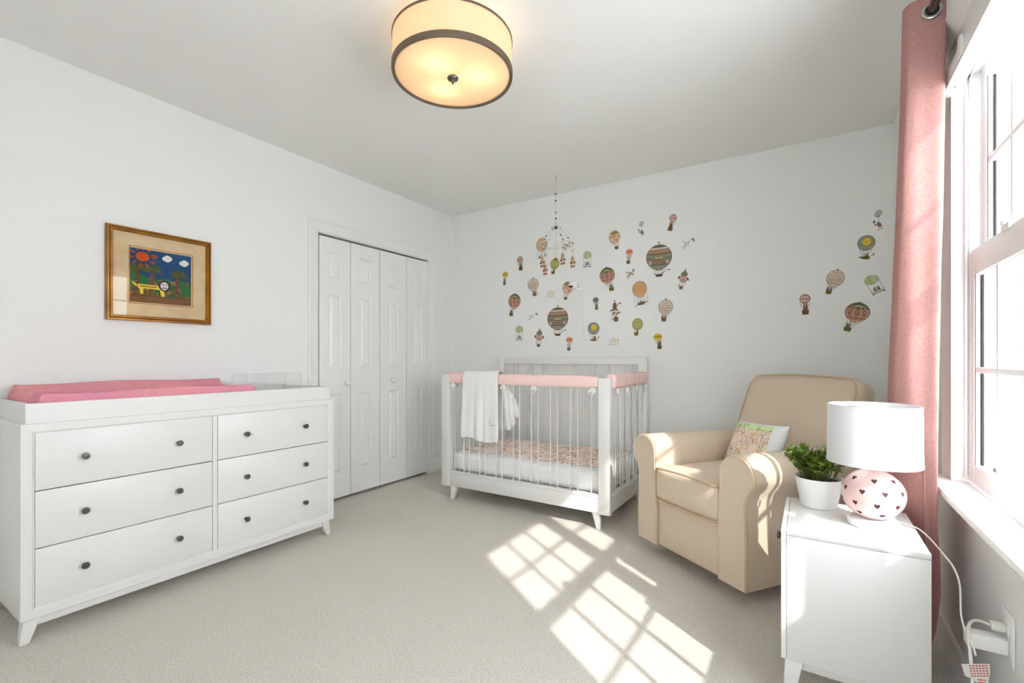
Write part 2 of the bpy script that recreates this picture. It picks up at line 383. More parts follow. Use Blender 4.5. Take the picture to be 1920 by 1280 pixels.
# sill and apron
b = B(); b.box(.347, .452, .55, 2.262, .622, .645, .006, seg=3)
pr = [(0, .622), (.028, .622), (.024, .61), (.016, .606), (.015, .56), (.01, .548), (0, .545)]
b.loft([[Vector((XR - h, a, z)) for h, z in pr] for a in (.60, 2.22)], True)
struct('trim_4', b, TRIM)
# blind headrail fixed under the head casing
t = thing('blind_headrail', 'white raised blind headrail under the head casing of the right hand window', 'blind', (.40, 1.4, 1.94))
B().box(-.022, .019, -.72, .735, .0, .012, .001).done('bottom_rail', TRIM, t)
b = B(); b.box(-.022, -.017, -.72, .735, .012, .05, .001); b.box(-.017, .001, -.72, .735, .012, .05)
b.done('valance', TRIM, t)
b = B(); b.prism([(-.02, 0), (.02, 0), (.02, .045), (.012, .056), (0, .06), (-.012, .056), (-.02, .045)], 0, .004, lambda a, c, h: Vector((-.0222 - h, .48 + a, .012 + c)))
b.done('valance_clip', TRIM, t)
B().cyl((0, .66, -.0005), (0, .66, .0), .003, n=12).done('screw_hole', BLACKM, t)

# outdoors: pale ground and a bare tree far off
struct('ground_outside', B().box(XO + .05, 40, -20, 45, -1.2, -1.0), SNOW)
t = thing('bare_tree', 'grey leafless tree seen through the right hand window panes', 'tree', (3.6, 9.6, -1.0))
B().tube([(0, 0, 0), (.05, .02, 1.6), (-.03, .05, 3.2), (.06, .02, 5.2)], lambda k: .19 - .12 * k, 12, smooth=2).done('trunk', BARK, t)
b = B()
for i in range(46):
    z = random.uniform(.5, 5); a = random.uniform(0, 2 * PI); L_ = random.uniform(.5, 1.5); d = Vector((math.cos(a), math.sin(a), .5))
    p = Vector((0, 0, z)); q = p + d * L_ * .5 + Vector((0, 0, random.uniform(-.1, .1))); r_ = p + d * L_ + Vector((0, 0, random.uniform(.1, .5)))
    b.tube([p, q, r_], lambda k: .035 - .027 * k, 5, smooth=1)
    for k in range(3):
        u = q.lerp(r_, random.random()); b.tube([u, u + Vector((random.uniform(-.3, .3), random.uniform(-.3, .3), random.uniform(0, .35)))], .008, 4)
b.done('branches', BARK, t)

# ------------------------------------------------------------------ dresser
DX = -2.425; DXB = -2.935
dr = thing('dresser', 'wide white six drawer dresser with pewter knobs against the left wall', 'dresser', ((DX + DXB) / 2, 1.138, 0)); c = dr.location.copy()
b = B(); y0, y1, z0, z1 = .473, 1.803, .09, .8125
b.box(DXB, DX - .022, y0, y1, z0, z1, .0015)
g = fx(DX); b.frame(y0, y1, z0, z1, [(0, -.024), (0, -.001), (.001, 0), (.030, -.001), (.036, -.007), (.0385, -.007), (.0385, -.024)], g)
b.box(DX - .0215, DX - .006, 1.1265, 1.1475, z0 + .036, z1 - .036)
b.box(DX - .0222, DX - .0214, .512, 1.764, .127, .778, mi=1); b.done('body', [WHITE, GAPSHADE], dr, 25, ctr=c)  # dark sheet behind the drawers paints the shade in their gaps
B().box(DXB + .02, DX - .016, .524, 1.745, .058, .0905, .001).done('plinth', WHITE, dr, ctr=c)
def knob_mesh(): return B().lathe([(0, 0), (.0065, 0), (.0055, .008), (.006, .013), (.012, .017), (.0135, .021), (.012, .025), (.0, .026)], (0, 0, 0), 20, M=Matrix(((0, 0, 1), (0, 1, 0), (-1, 0, 0))))
zr = [(.7755, .5620), (.5580, .3470), (.3430, .1295)]
for (ya, yb, ks) in ((.513, 1.1240, (.652, .980)), (1.150, 1.7625, (1.282, 1.611))):
    for zt, zb in zr:
        d = B().box(DX - .022, DX - .005, ya, yb, zb, zt, .001).done('drawer', WHITE, dr, ctr=c)
        for ky in ks:
            k = knob_mesh().done('knob', PEWTER, d, 60); k.location = Vector((DX - .005, ky, (zt + zb) / 2 + .002)) - c
def splay_leg(b, x, y, dx, dy, h, wt, wb):
    r0 = [(x - wt, y - wt), (x + wt, y - wt), (x + wt, y + wt), (x - wt, y + wt)]
    r1 = [(x + dx - wb, y + dy - wb), (x + dx + wb, y + dy - wb), (x + dx + wb, y + dy + wb), (x + dx - wb, y + dy + wb)]
    b.loft([[Vector((*p, h)) for p in r0], [Vector((*p, 0)) for p in r1]], True)
    bmesh.ops.bevel(b.bm, geom=list(b.bm.edges), offset=.004, segments=2, profile=.5, affect='EDGES'); return b
for sx in (0, 1):
    for sy in (0, 1):
        x = DX - .035 if sx else DXB + .045; y = .507 if not sy else 1.752
        splay_leg(B(), x, y, .012 if sx else -.0, -.022 if not sy else .022, .092, .025, .014).done('leg', WHITE, dr, ctr=c)
# changing tray
TX1, TX0 = -2.44, -2.93
t = thing('changing_tray', 'shallow white open changing tray lying across the dresser top', 'tray', ((TX0 + TX1) / 2, 1.138, .8125)); c = t.location.copy()
b = B(); y0, y1, z0, z1 = .489, 1.784, .8127, .887
b.box(TX0 + .002, TX1 - .002, y0 + .002, y1 - .002, z0 + .0005, z0 + .008); b.frame(TX0, TX1, y0, y1, [(0, 0), (0, z1 - z0), (.015, z1 - z0), (.015, 0)], fz(z0)); b.done('tray', WHITE, t, ctr=c)
# contoured pad
def padf(p): return p
nx, ny = 26, 60; b = B(); X0, X1, Y0, Y1 = -2.905, -2.462, .512, 1.37; zb = .8215
grid = []
for i in range(nx + 1):
    row = []
    for j in range(ny + 1):
        u, v_ = i / nx, j / ny; s = 2 * u - 1; e = 2 * v_ - 1
        edge = min(1, (1 - abs(s)) / .07) ** .5 * min(1, (1 - abs(e)) / .06) ** .5 if abs(s) < 1 and abs(e) < 1 else 0
        z = zb + edge * (.052 + .058 * min(1, max(0, (abs(s) - .12) / .55)) ** 1.5 + .004 * math.sin(9 * v_ + 3 * s) + (.012 if s < 0 else -.012))
        row.append(Vector((X0 + (X1 - X0) * u, Y0 + (Y1 - Y0) * v_ + .006 * math.sin(14 * u), z)))
    grid.append(row)
b.loft(grid, False, closed=False)
b.loft([[r[0] for r in grid], [Vector((r[0].x, r[0].y, zb)) for r in grid]], False, closed=False)
tag(b.done('changing_pad', PADM, None, 60, ctr=((X0 + X1) / 2, (Y0 + Y1) / 2, zb)), 'pink bumpy plush covered contoured pad lying in the tray on the dresser', 'changing pad')
def acrylic_bin(label, x0, x1, y0, y1, h, divs, name):
    t = thing(name, label, 'organizer', ((x0 + x1) / 2, (y0 + y1) / 2, .8215), group=None); hx, hy = (x1 - x0) / 2, (y1 - y0) / 2; w = .003
    b = B(); b.box(-hx, hx, -hy, hy, 0, w); b.box(-hx, -hx + w, -hy, hy, w, h); b.box(hx - w, hx, -hy, hy, w, h); b.box(-hx + w, hx - w, -hy, -hy + w, w, h); b.box(-hx + w, hx - w, hy - w, hy, w, h)
    b.done('walls', ACRYL, t)
    b = B(); b.frame(-hx, hx, -hy, hy, [(0, h - .0), (0, h + .001), (w, h + .001), (w, h)], fz(0))
    for sx in (-1, 1):
        for sy in (-1, 1): b.box(sx * hx - .0012, sx * hx + .0012, sy * hy - .0012, sy * hy + .0012, 0, h)
    b.done('painted_bright_edges', ACRED, t)
    for d in divs: B().box(-hx + w, hx - w, d, d + w, w, h).done('divider', ACRED if False else ACRYL, t)
acrylic_bin('taller clear acrylic organizer box at the back of the dresser tray', -2.86, -2.70, 1.43, 1.765, .143, (-.045, .07), 'acrylic_organizer')
acrylic_bin('low clear acrylic divided tray at the front of the dresser tray', -2.60, -2.462, 1.385, 1.762, .098, (-.10,), 'acrylic_tray')

# ------------------------------------------------------------------ flat art helper
class Art:
    def __init__(s): s.p = []
    def poly(s, pts, c): s.p.append((pts, c)); return s
    def ell(s, cx, cy, rx, ry, c, rot=0, n=22, a0=0, a1=2 * PI):
        ca, sa = math.cos(rot), math.sin(rot)
        pts = [(cx + rx * math.cos(a0 + (a1 - a0) * i / n) * ca - ry * math.sin(a0 + (a1 - a0) * i / n) * sa, cy + rx * math.cos(a0 + (a1 - a0) * i / n) * sa + ry * math.sin(a0 + (a1 - a0) * i / n) * ca) for i in range(n if a1 - a0 > 6.2 else n + 1)]
        s.p.append((pts, c)); return s
    def rect(s, x0, x1, y0, y1, c): return s.poly([(x0, y0), (x1, y0), (x1, y1), (x0, y1)], c)
    def line(s, pts, w, c, asp=1.0):
        for (x0, y0), (x1, y1) in zip(pts, pts[1:]):
            dx, dy = (x1 - x0), (y1 - y0) * asp; L_ = math.hypot(dx, dy) or 1; nx_, ny_ = -dy / L_ * w / 2, dx / L_ * w / 2 / asp
            s.poly([(x0 + nx_, y0 + ny_), (x1 + nx_, y1 + ny_), (x1 - nx_, y1 - ny_), (x0 - nx_, y0 - ny_)], c)
        return s
    def build(s, name, f, parent=None, ctr=None, dh=.00006, h0=.0006, back=True):
        bm = bmesh.new(); cols = []
        for k, (pts, c) in enumerate(s.p):
            vs = [bm.verts.new(f(x, y, h0 + dh * k)) for x, y in pts]
            try: bm.faces.new(vs); cols.append(c)
            except ValueError: pass
        me = bpy.data.meshes.new(name)
        if ctr is not None: bmesh.ops.translate(bm, verts=bm.verts, vec=-Vector(ctr))
        bm.to_mesh(me); bm.free(); me.materials.append(INK)
        at = me.color_attributes.new('ink', 'FLOAT_COLOR', 'CORNER')
        for p, c in zip(me.polygons, cols):
            lc = (*lin(c), 1)
            for li in p.loop_indices: at.data[li].color = lc
        o = bpy.data.objects.new(name, me); COL.objects.link(o)
        if parent: o.parent = parent
        elif ctr is not None: o.location = ctr
        return o

# ------------------------------------------------------------------ framed picture
py0, py1, pz0, pz1 = .872, 1.352, 1.2505, 1.7285
t = thing('framed_picture', "childlike drawing of a yellow lion under a sun in a gold frame", 'picture', (XL, (py0 + py1) / 2, (pz0 + pz1) / 2)); c = t.location.copy()
g = fx(XL)
B().frame(py0, py1, pz0, pz1, [(0, .002), (0, .024), (.003, .030), (.008, .030), (.0085, .027), (.012, .027), (.017, .031), (.021, .031), (.024, .024), (.026, .022), (.026, .002)], g).done('frame', [GOLD], t, 20, ctr=c)
b = B(); b.frame(py0, py1, pz0, pz1, [(.0082, .0265), (.0082, .0283), (.0125, .0283), (.0125, .0265)], g); b.done('frame_groove', [GOLDDK], t, ctr=c)
ay0, ay1, az0, az1 = .970, 1.259, 1.345, 1.635
b = B(); b.frame(py0 + .024, py1 - .024, pz0 + .024, pz1 - .024, [(0, .008), (0, .012), (ay0 - py0 - .024, .012), (ay0 - py0 - .0225, .010), (ay0 - py0 - .024, .008)], g); b.done('mat_board', MATB, t, ctr=c)
b = B(); b.frame(ay0 - .004, ay1 + .004, az0 - .004, az1 + .004, [(0, .0121), (0, .0125), (.004, .0125), (.004, .0121)], g); b.done('gold_fillet', GOLD, t, ctr=c)
A = Art(); BL, BR, GR, DG, OR, YE, WH, DK, SAND = (28, 72, 120), (140, 100, 66), (46, 108, 62), (74, 84, 44), (196, 84, 32), (236, 208, 76), (232, 228, 220), (52, 34, 30), (150, 112, 74)
A.rect(0, 1, 0, 1, (24, 70, 116)); A.rect(0, 1, 0, .46, SAND)
rr = random.Random(3)
for i in range(70):
    x, y = rr.random(), rr.uniform(.12, .45); A.ell(x, y, rr.uniform(.02, .05), rr.uniform(.03, .07), rr.choice([(112, 96, 52), (86, 92, 50), GR, (130, 104, 60), (56, 92, 54)]), rr.uniform(-1, 1), 9)
for x, y, rx, ry in ((.16, .42, .12, .1), (.08, .52, .07, .09), (.53, .44, .05, .05), (.84, .36, .06, .14), (.93, .3, .06, .12), (.03, .38, .06, .1), (.62, .36, .05, .08)): A.ell(x, y, rx, ry, GR, .3, 12)
A.rect(0, 1, 0, .14, (126, 88, 58)); A.rect(0, 1, .135, .15, (92, 62, 40))
for x, y in ((.33, .62), (.74, .58), (.1, .62)):
    A.poly([(x - .05, .15), (x + .01, .15), (x + .05, y), (x - .01, y)], (104, 72, 50))
    for k in range(4): A.line([(x - .03, .2 + k * .09), (x + .02, .22 + k * .09)], .012, (150, 114, 80))
    for a in (-.3, .3, .9, 1.6, 2.3, 2.9, 3.5):
        A.ell(x + .03 + .075 * math.cos(a), y + .055 * math.sin(a), .075, .024, (84, 92, 44) if int(a * 10) % 2 else (52, 84, 44), a, 9)
for a in range(11):
    th = a * .6 + .3; A.ell(.19 + .17 * math.cos(th), .84 + .16 * math.sin(th), .05, .016, (182, 84, 40), th, 8)
A.ell(.19, .84, .105, .085, OR)
for x, y in ((.4, .87), (.37, .77)): A.ell(x, y, .035, .018, (176, 74, 40), .4, 9)
for x, y in ((.58, .86), (.86, .82)):
    for dx, dy in ((-.04, 0), (.03, .012), (0, -.015), (0, .03)): A.ell(x + dx, y + dy, .048, .042, WH, 0, 12)
A.ell(.07, .34, .06, .02, YE, -.7, 10); A.rect(.12, .46, .27, .345, YE); A.rect(.15, .41, .300, .322, (140, 100, 44)); A.poly([(.14, .3), (.2, .3), (.2, .17), (.155, .17)], YE); A.poly([(.45, .29), (.52, .29), (.535, .15), (.48, .15)], YE)
A.ell(.53, .35, .095, .1, DK); A.ell(.53, .35, .065, .075, (222, 214, 220)); A.rect(.485, .575, .305, .32, DK); A.ell(.505, .375, .011, .013, DK); A.ell(.56, .375, .011, .013, DK); A.line([(.53, .37), (.53, .335)], .01, (150, 140, 150))
A.line([(.84, .05), (.87, .065), (.89, .04), (.93, .055)], .008, (60, 40, 30))
o = A.build('drawing', lambda x, y, h: Vector((XL + .008 + h * .5, ay0 + x * (ay1 - ay0), az0 + y * (az1 - az0))), t, ctr=c)
B().box(XL + .0175, XL + .0195, py0 + .022, py1 - .022, pz0 + .022, pz1 - .022).done('glass', PICGL, t, ctr=c)

# ------------------------------------------------------------------ crib
CX0, CX1, CYF, CYK = -2.353, -1.018, 2.70, 3.50
cr = thing('crib', 'white crib with clear acrylic slats and splayed legs against the back wall', 'crib', ((CX0 + CX1) / 2, 3.1, 0)); c = cr.location.copy()
ZT = .935
def post(x0, x1, y0, y1, zt, z0=.10): return B().box(x0, x1, y0, y1, z0, zt, .003).done('post', WHITE, cr, ctr=c)
post(CX0, CX0 + .075, CYF, CYF + .045, ZT); post(CX1 - .075, CX1, CYF, CYF + .045, ZT)
post(CX0, CX0 + .065, CYK - .045, CYK, 1.064); post(CX1 - .065, CX1, CYK - .045, CYK, 1.064)
for xx in (CX0 + .034, CX1 - .034):
    pass
b = B(); b.box(CX0 + .075, CX1 - .075, CYF + .004, CYF + .03, .104, .208, .002); b.box(CX0 + .075, CX1 - .075, CYF + .001, CYF + .034, .196, .216, .003); b.done('front_bottom_rail', WHITE, cr, ctr=c)
B().box(CX0 + .075, CX1 - .075, CYF + .006, CYF + .036, .885, .93, .004).done('front_top_rail', WHITE, cr, ctr=c)
b = B(); b.box(CX0 + .065, CX1 - .065, CYK - .035, CYK - .005, 1.010, 1.062, .003); b.done('back_top_rail', WHITE, cr, ctr=c)
B().box(CX0 + .065, CX1 - .065, CYK - .035, CYK - .008, .104, .214, .003).done('back_bottom_rail', WHITE, cr, ctr=c)
for s, x in ((0, CX0 + .005), (1, CX1 - .033)):
    b = B(); b.box(x, x + .028, CYF + .045, CYK - .045, .108, .2, .002); b.box(x - .002, x + .03, CYF + .045, CYK - .045, .196, .216, .003); b.done('side_bottom_rail', WHITE, cr, ctr=c)
    B().box(x, x + .028, CYF + .045, CYK - .045, .885, .93, .004).done('side_top_rail', WHITE, cr, ctr=c)
def slat(a, b_):  # clear flat bar between two plan points
    (x0, y0), (x1, y1) = a, b_
    bb = B(); z0, z1 = .212, .886
    if abs(x1 - x0) > abs(y1 - y0):
        bb.box(x0 + .002, x1 - .002, y0, y0 + .008, z0, z1); bb.box(x0, x0 + .0025, y0 - .0005, y0 + .0085, z0, z1, mi=1); bb.box(x1 - .0025, x1, y0 - .0005, y0 + .0085, z0, z1, mi=1)
    else:
        bb.box(x0, x0 + .008, y0 + .002, y1 - .002, z0, z1); bb.box(x0 - .0005, x0 + .0085, y0, y0 + .0025, z0, z1, mi=1); bb.box(x0 - .0005, x0 + .0085, y1 - .0025, y1, z0, z1, mi=1)
    return bb.done('slat', [ACRYL, ACRED], cr, ctr=c)
for k in range(8):
    xa = -2.153 + k * .1435; slat((xa, CYF + .015), (xa + .054, CYF + .015))
slat((-2.262, CYF + .015), (-2.238, CYF + .015))
for k in range(5):
    ya = 2.80 + k * .135
    for x in (CX1 - .023, CX0 + .014): slat((x, ya), (x, ya + .046))
for k in range(8):
    xa = -2.2 + k * .1435
    bb = B(); z1 = 1.012; bb.box(xa + .002, xa + .052, CYK - .024, CYK - .016, .212, z1); bb.box(xa, xa + .0025, CYK - .0245, CYK - .0155, .212, z1, mi=1); bb.box(xa + .0515, xa + .054, CYK - .0245, CYK - .0155, .212, z1, mi=1)
    bb.done('slat', [ACRYL, ACRED], cr, ctr=c)
B().box(CX0 + .04, CX1 - .04, CYF + .04, CYK - .04, .185, .205).done('mattress_support', WHITE, cr, ctr=c)
for x, dx in ((-2.245, -.022), (-1.115, .016)):
    for y, dy in ((2.735, -.008), (3.45, .008)):
        splay_leg(B(), x, y, dx, dy, .106, .026, .013).done('leg', WHITE, cr, ctr=c)
# mattress and printed sheet on it
b = B(); b.rbox(.627, .345, .072, .045, crown=(0, .0, .006), n=14)
tag(b.done('crib_mattress', QUILT, None, 60), 'white fitted mattress lying inside the acrylic crib', 'mattress').location = (-1.685, 3.10, .2785)
nx, ny = 40, 26; b = B(); g1 = []
for i in range(nx + 1):
    u = i / nx; row = []
    for j in range(ny + 1):
        v_ = j / ny; x = -.56 + 1.12 * u; y = -.27 + .62 * v_ + .012 * math.sin(7 * u) * (1 - v_)
        k = (1 - (x / .627) ** 2) * (1 - (min(.345, abs(y)) / .345) ** 2)
        row.append(Vector((x, min(y, .335), .0745 + .006 * k + .0015 * math.sin(23 * u + 5 * v_))))
    g1.append(row)
b.loft(g1, False, closed=False); o = b.done('printed_crib_blanket', SHEETP, None, 60); o.location = (-1.685, 3.10, .2785)
md = o.modifiers.new('thick', 'SOLIDIFY'); md.thickness = .004; md.offset = 1
tag(o, 'peach cotton blanket printed with fine brown drawings spread on the crib mattress', 'blanket')
# padded rail covers
def cover(label, p0, p1, hw, z0, z1, ties, inner):
    """quilted sleeve around a rail from p0 to p1 (plan points)"""
    p0, p1 = Vector((*p0, 0)), Vector((*p1, 0)); L_ = (p1 - p0).length; t_ = (p1 - p0).normalized(); n_ = Vector((-t_.y, t_.x, 0))
    tg = thing('crib_rail_cover', label, 'rail cover', ((p0 + p1) / 2) + Vector((0, 0, z0)), group='pink crib rail covers'); c = tg.location.copy()
    b = B(); rings = []; N = 60; K = 20
    for i in range(N + 1):
        u = i / N; s_ = 1 + .05 * math.sin(u * 31) + .03 * math.sin(u * 67 + 1) - (.10 if any(abs(u - q) < .02 for q in ties) else 0)
        if i in (0, N): s_ *= .82
        r = []
        for k in range(K):
            a = 2 * PI * k / K; ca, sa = math.cos(a), math.sin(a)
            px_ = math.copysign(abs(ca) ** .55, ca) * hw * s_; pz_ = math.copysign(abs(sa) ** .55, sa) * (z1 - z0) / 2 * (1 + (s_ - 1) * .6)
            r.append(p0 + t_ * (L_ * u) + n_ * px_ + Vector((0, 0, (z0 + z1) / 2 + pz_)))
        rings.append(r)
    b.loft(rings, True); b.done('sleeve', ROSE, tg, 60, ctr=c)
    for q in ties:
        m = p0 + t_ * (L_ * q) + n_ * (hw * inner) + Vector((0, 0, z0 + .002)); b = B()
        for sg in (-1, 1):
            b.tube([m, m + t_ * sg * .016 + Vector((0, 0, -.012)), m + t_ * sg * .02 + Vector((0, 0, -.03)), m + t_ * sg * .008 + Vector((0, 0, -.026)), m], .0045, 6, smooth=1)
        b.tube([m, m + t_ * .006 + Vector((0, 0, -.03)), m - t_ * .004 + Vector((0, 0, -.05))], .0035, 6, smooth=1)
        b.done('tie', BLANK, tg, 60, ctr=c)
cover('pink padded cover on the front top rail of the crib', (-2.276, CYF + .021), (-1.096, CYF + .021), .026, .872, .948, (.03, .41, .62, .97), -1)
cover('bulky pink padded cover on the right end top rail of the crib', (CX1 - .019, CYF + .052), (CX1 - .019, CYK - .05), .032, .868, .958, (.07, .33, .62, .93), -1)
cover('pink padded cover on the left end top rail of the crib', (CX0 + .019, CYF + .052), (CX0 + .019, CYK - .05), .028, .87, .95, (.2, .8), 1)
# white blanket over the front rail
nx, ns = 30, 40; b = B(); rows_ = []
yf, yb, zt = 2.682, 2.764, .962
path = [(yf - .012, .475), (yf - .012, .6), (yf - .008, .75), (yf - .004, .9), (yf, .94), (yf + .012, zt - .002), (yf + .035, zt + .002), (yf + .06, zt), (yb, .94), (yb + .006, .9), (yb + .012, .75), (yb + .015, .56)]
for i in range(nx + 1):
    u = i / nx; row = []
    for j, (y, z) in enumerate(path):
        low = max(0, (.96 - z) / .5); inner = j > 7
        x = -2.128 + u * .306 + (.02 * low * (u - .3) if not inner else .05 * low * u)
        fold = .012 * low * math.sin(u * 9 + .5) + .007 * low * math.sin(u * 19 + 2)
        zz = z + (.012 * math.sin(u * 7) - .008 * u if j == 0 else 0) + ((.03 * math.sin(u * 14)) if j == len(path) - 1 else 0) - .003 * math.sin(u * 5) * (3 < j < 9)
        row.append(Vector((x, y - abs(fold) if not inner else y + abs(fold), zz)))
    rows_.append(row)
b.loft(rows_, False, closed=False)
# the loose inner folds that hang out to the right
for (xa, xb, za, zb_, yy) in ((-1.832, -1.80, .90, .55, 2.775), (-1.812, -1.772, .88, .585, 2.785), (-1.80, -1.746, .80, .64, 2.80)):
    b.tube([(xa, yy - .01, za), ((xa * .6 + xb * .4), yy, (za + zb_) / 2 + .05), (xb, yy + .004, zb_ + .03), (xb + .001, yy + .004, zb_)], lambda k: .010 + .010 * math.sin(PI * min(1, k * .9 + .1)), 10, smooth=2)
o = b.done('white_blanket', BLANK, None, 70, ctr=(-1.975, 2.72, .90)); md = o.modifiers.new('thick', 'SOLIDIFY'); md.thickness = .005; md.offset = 1
ss = o.modifiers.new('sub', 'SUBSURF'); ss.levels = 1; ss.render_levels = 2
tag(o, 'white fleece blanket hung over the front rail of the crib', 'blanket')
em = B()
for st in ([(-.0, .03), (-.012, .035), (-.014, .022), (.0, .015), (.002, .002), (-.012, 0)], [(.01, .012), (.014, .0), (.022, .003), (.022, .014)], [(.03, .014), (.028, .002), (.036, .004), (.038, .014), (.04, .004)], [(-.02, .045), (-.01, .05), (0, .046)]):
    em.tube([(x, 0, z) for x, z in st], .0011, 5, smooth=2)
e = em.done('embroidery', mat('grey_thread', (120, 122, 124), .8), o, 60); e.location = (.105, -.062, -.315)

# ------------------------------------------------------------------ baby monitor on the back wall
t = thing('baby_monitor', 'white wall mounted camera with a dark lens above the crib', 'camera', (-1.575, YB, 1.62)); 
B().cyl((0, -.0, 0), (0, -.012, 0), .035, .033, 32).done('mount', PLASTIC, t, 40)
b = B(); b.tube([(0, -.01, 0), (-.005, -.035, -.004), (-.02, -.055, .004), (-.04, -.075, .022)], .012, 12, smooth=2); b.ball((0, -.02, 0), .024, 20); b.done('arm', PLASTIC, t, 60)
b = B().ball((-.045, -.09, .035), .036, 28, (1, 1, .72)); b.done('head', PLASTIC, t, 60)
B().ball((-.053, -.112, .018), .019, 24, (1, .7, .45)).done('lens', BLACKM, t, 60)
B().box(-.008, .008, -.007, 0, -1.35, -.03, .002).done('cable_cover', TRIM, t)
t = thing('wall_outlet', 'white outlet on the back wall low behind the crib end', 'outlet', (-1.168, YB, .365))
B().box(-.035, .035, -.006, 0, -.058, .058, .003).done('plate', PLASTIC, t)
for dz in (-.02, .02):
    b = B(); b.rbox(.0165, .002, .014, .001, (0, -.0065, dz), n=2); s_ = b.done('socket', PLASTIC, t)
    b = B()
    for dx in (-.006, .006): b.box(dx - .0012, dx + .0012, -.0092, -.0084, dz - .002, dz + .007)
    b.cyl((0, -.0092, dz - .007), (0, -.0084, dz - .007), .0022, n=10); b.done('slot', BLACKM, s_)

# ------------------------------------------------------------------ ceiling drum light
LX, LY = -1.288, 1.551
cl = thing('ceiling_light', 'glowing cream fabric drum light with bronze bands on the ceiling', 'ceiling light', (LX, LY, ZC))
R_ = .252; zb, zt = -.186, -.045
b = B(); b.lathe([(R_, zb), (R_, zt), (R_ - .002, zt), (R_ - .002, zb), (R_, zb)], n=96); b.done('shade', DRUM, cl, 40)
b = B(); b.lathe([(R_ - .006, zb - .004), (R_ + .002, zb - .006), (R_ + .004, zb), (R_ + .004, zb + .02), (R_ + .001, zb + .022), (R_ - .004, zb + .02), (R_ - .012, zb + .004), (R_ - .006, zb - .004)], n=96); b.done('bottom_band', BRONZE, cl, 40)
b = B(); b.lathe([(R_ - .003, zt - .004), (R_ + .003, zt - .004), (R_ + .003, zt + .004), (R_ - .003, zt + .004), (R_ - .003, zt - .004)], n=96); b.done('top_band', BRONZE, cl, 40)
b = B(); b.lathe([(0, zb - .004), (.12, zb - .003), (R_ - .022, zb - .0005), (R_ - .010, zb + .001), (R_ - .010, zb + .003), (.12, zb), (0, zb - .001)], n=96); b.done('diffuser', DIFF, cl, 60)
b = B(); b.lathe([(0, -.03), (.004, -.03), (.006, -.022), (.012, -.016), (.022, -.012), (.024, -.006), (.02, 0), (0, .0)], (0, 0, zb - .004), 28); b.done('finial', PEWTER, cl, 50)
b = B(); b.lathe([(0, 0), (.07, 0), (.07, -.02), (.06, -.026), (0, -.026)], n=40); b.cyl((0, 0, -.02), (0, 0, zb), .006, n=12)
for a in range(3): b.cyl((0, 0, zt), (R_ * math.cos(a * 2.094 + .4), R_ * math.sin(a * 2.094 + .4), zt), .003, n=8)
b.done('canopy', CHROME, cl, 40)
for a in (.55, .55 + 2.094, .55 + 4.189):
    p = Vector((.11 * math.cos(a), .11 * math.sin(a), -.118))
    b = B(); b.ball(p, .024, 16, (1, 1, 1.2)); bulb = b.done('bulb', glassy('bulb_glass_%d' % int(a * 10), (1, .95, .85), .3), cl, 60)
    L_ = bpy.data.lights.new('bulb_light', 'POINT'); L_.energy = .36; L_.color = (1.0, .84, .66); L_.shadow_soft_size = .03
    lo = bpy.data.objects.new('bulb_light', L_); COL.objects.link(lo); lo.parent = cl; lo.location = p

# ------------------------------------------------------------------ baby mobile
MX, MY, MZ = -1.628, 3.175, 1.925
mb = thing('baby_mobile', 'baby mobile of felt rainbows and beads hanging above the crib from the ceiling', 'mobile', (MX, MY, ZC))
FG, FD, FT, FP, FC, FM, FW = [mat('felt_' + n, c_, .95, spec=.05) for n, c_ in (('grey', (150, 150, 144)), ('dark_grey', (92, 92, 86)), ('terracotta', (176, 120, 100)), ('pink', (226, 184, 170)), ('cream', (232, 220, 200)), ('mustard', (176, 130, 62)), ('white', (226, 225, 220)))]
z0 = MZ - ZC
B().tube([(0, 0, 0), (0, 0, -.02), (.006, 0, -.03), (0, 0, -.038), (-.006, 0, -.03)], .0018, 6, smooth=1).done('hook', CHROME, mb)
B().tube([(0, 0, -.03), (0, 0, z0 - .17)], .0008, 5).done('cord', FG, mb)
def bead(p, r, m, par=mb): return B().ball(p, r, 12).done('bead', m, par, 70)
for k, (zz, m) in enumerate(((-.145, FD), (-.195, FD), (-.24, FW), (-.285, FG), (-.33, FD))): bead((0, 0, zz), .0075, m)
bead((0, 0, -.40), .014, FD); bead((.0, 0, z0 - .005), .012, FW); bead((0, 0, z0 - .115), .013, FT)
b = B(); RR = .128; b.tube([(RR * math.cos(2 * PI * i / 48), RR * math.sin(2 * PI * i / 48), z0) for i in range(48)], .0035, 8, closed=True); b.done('ring', WOODM, mb, 60)

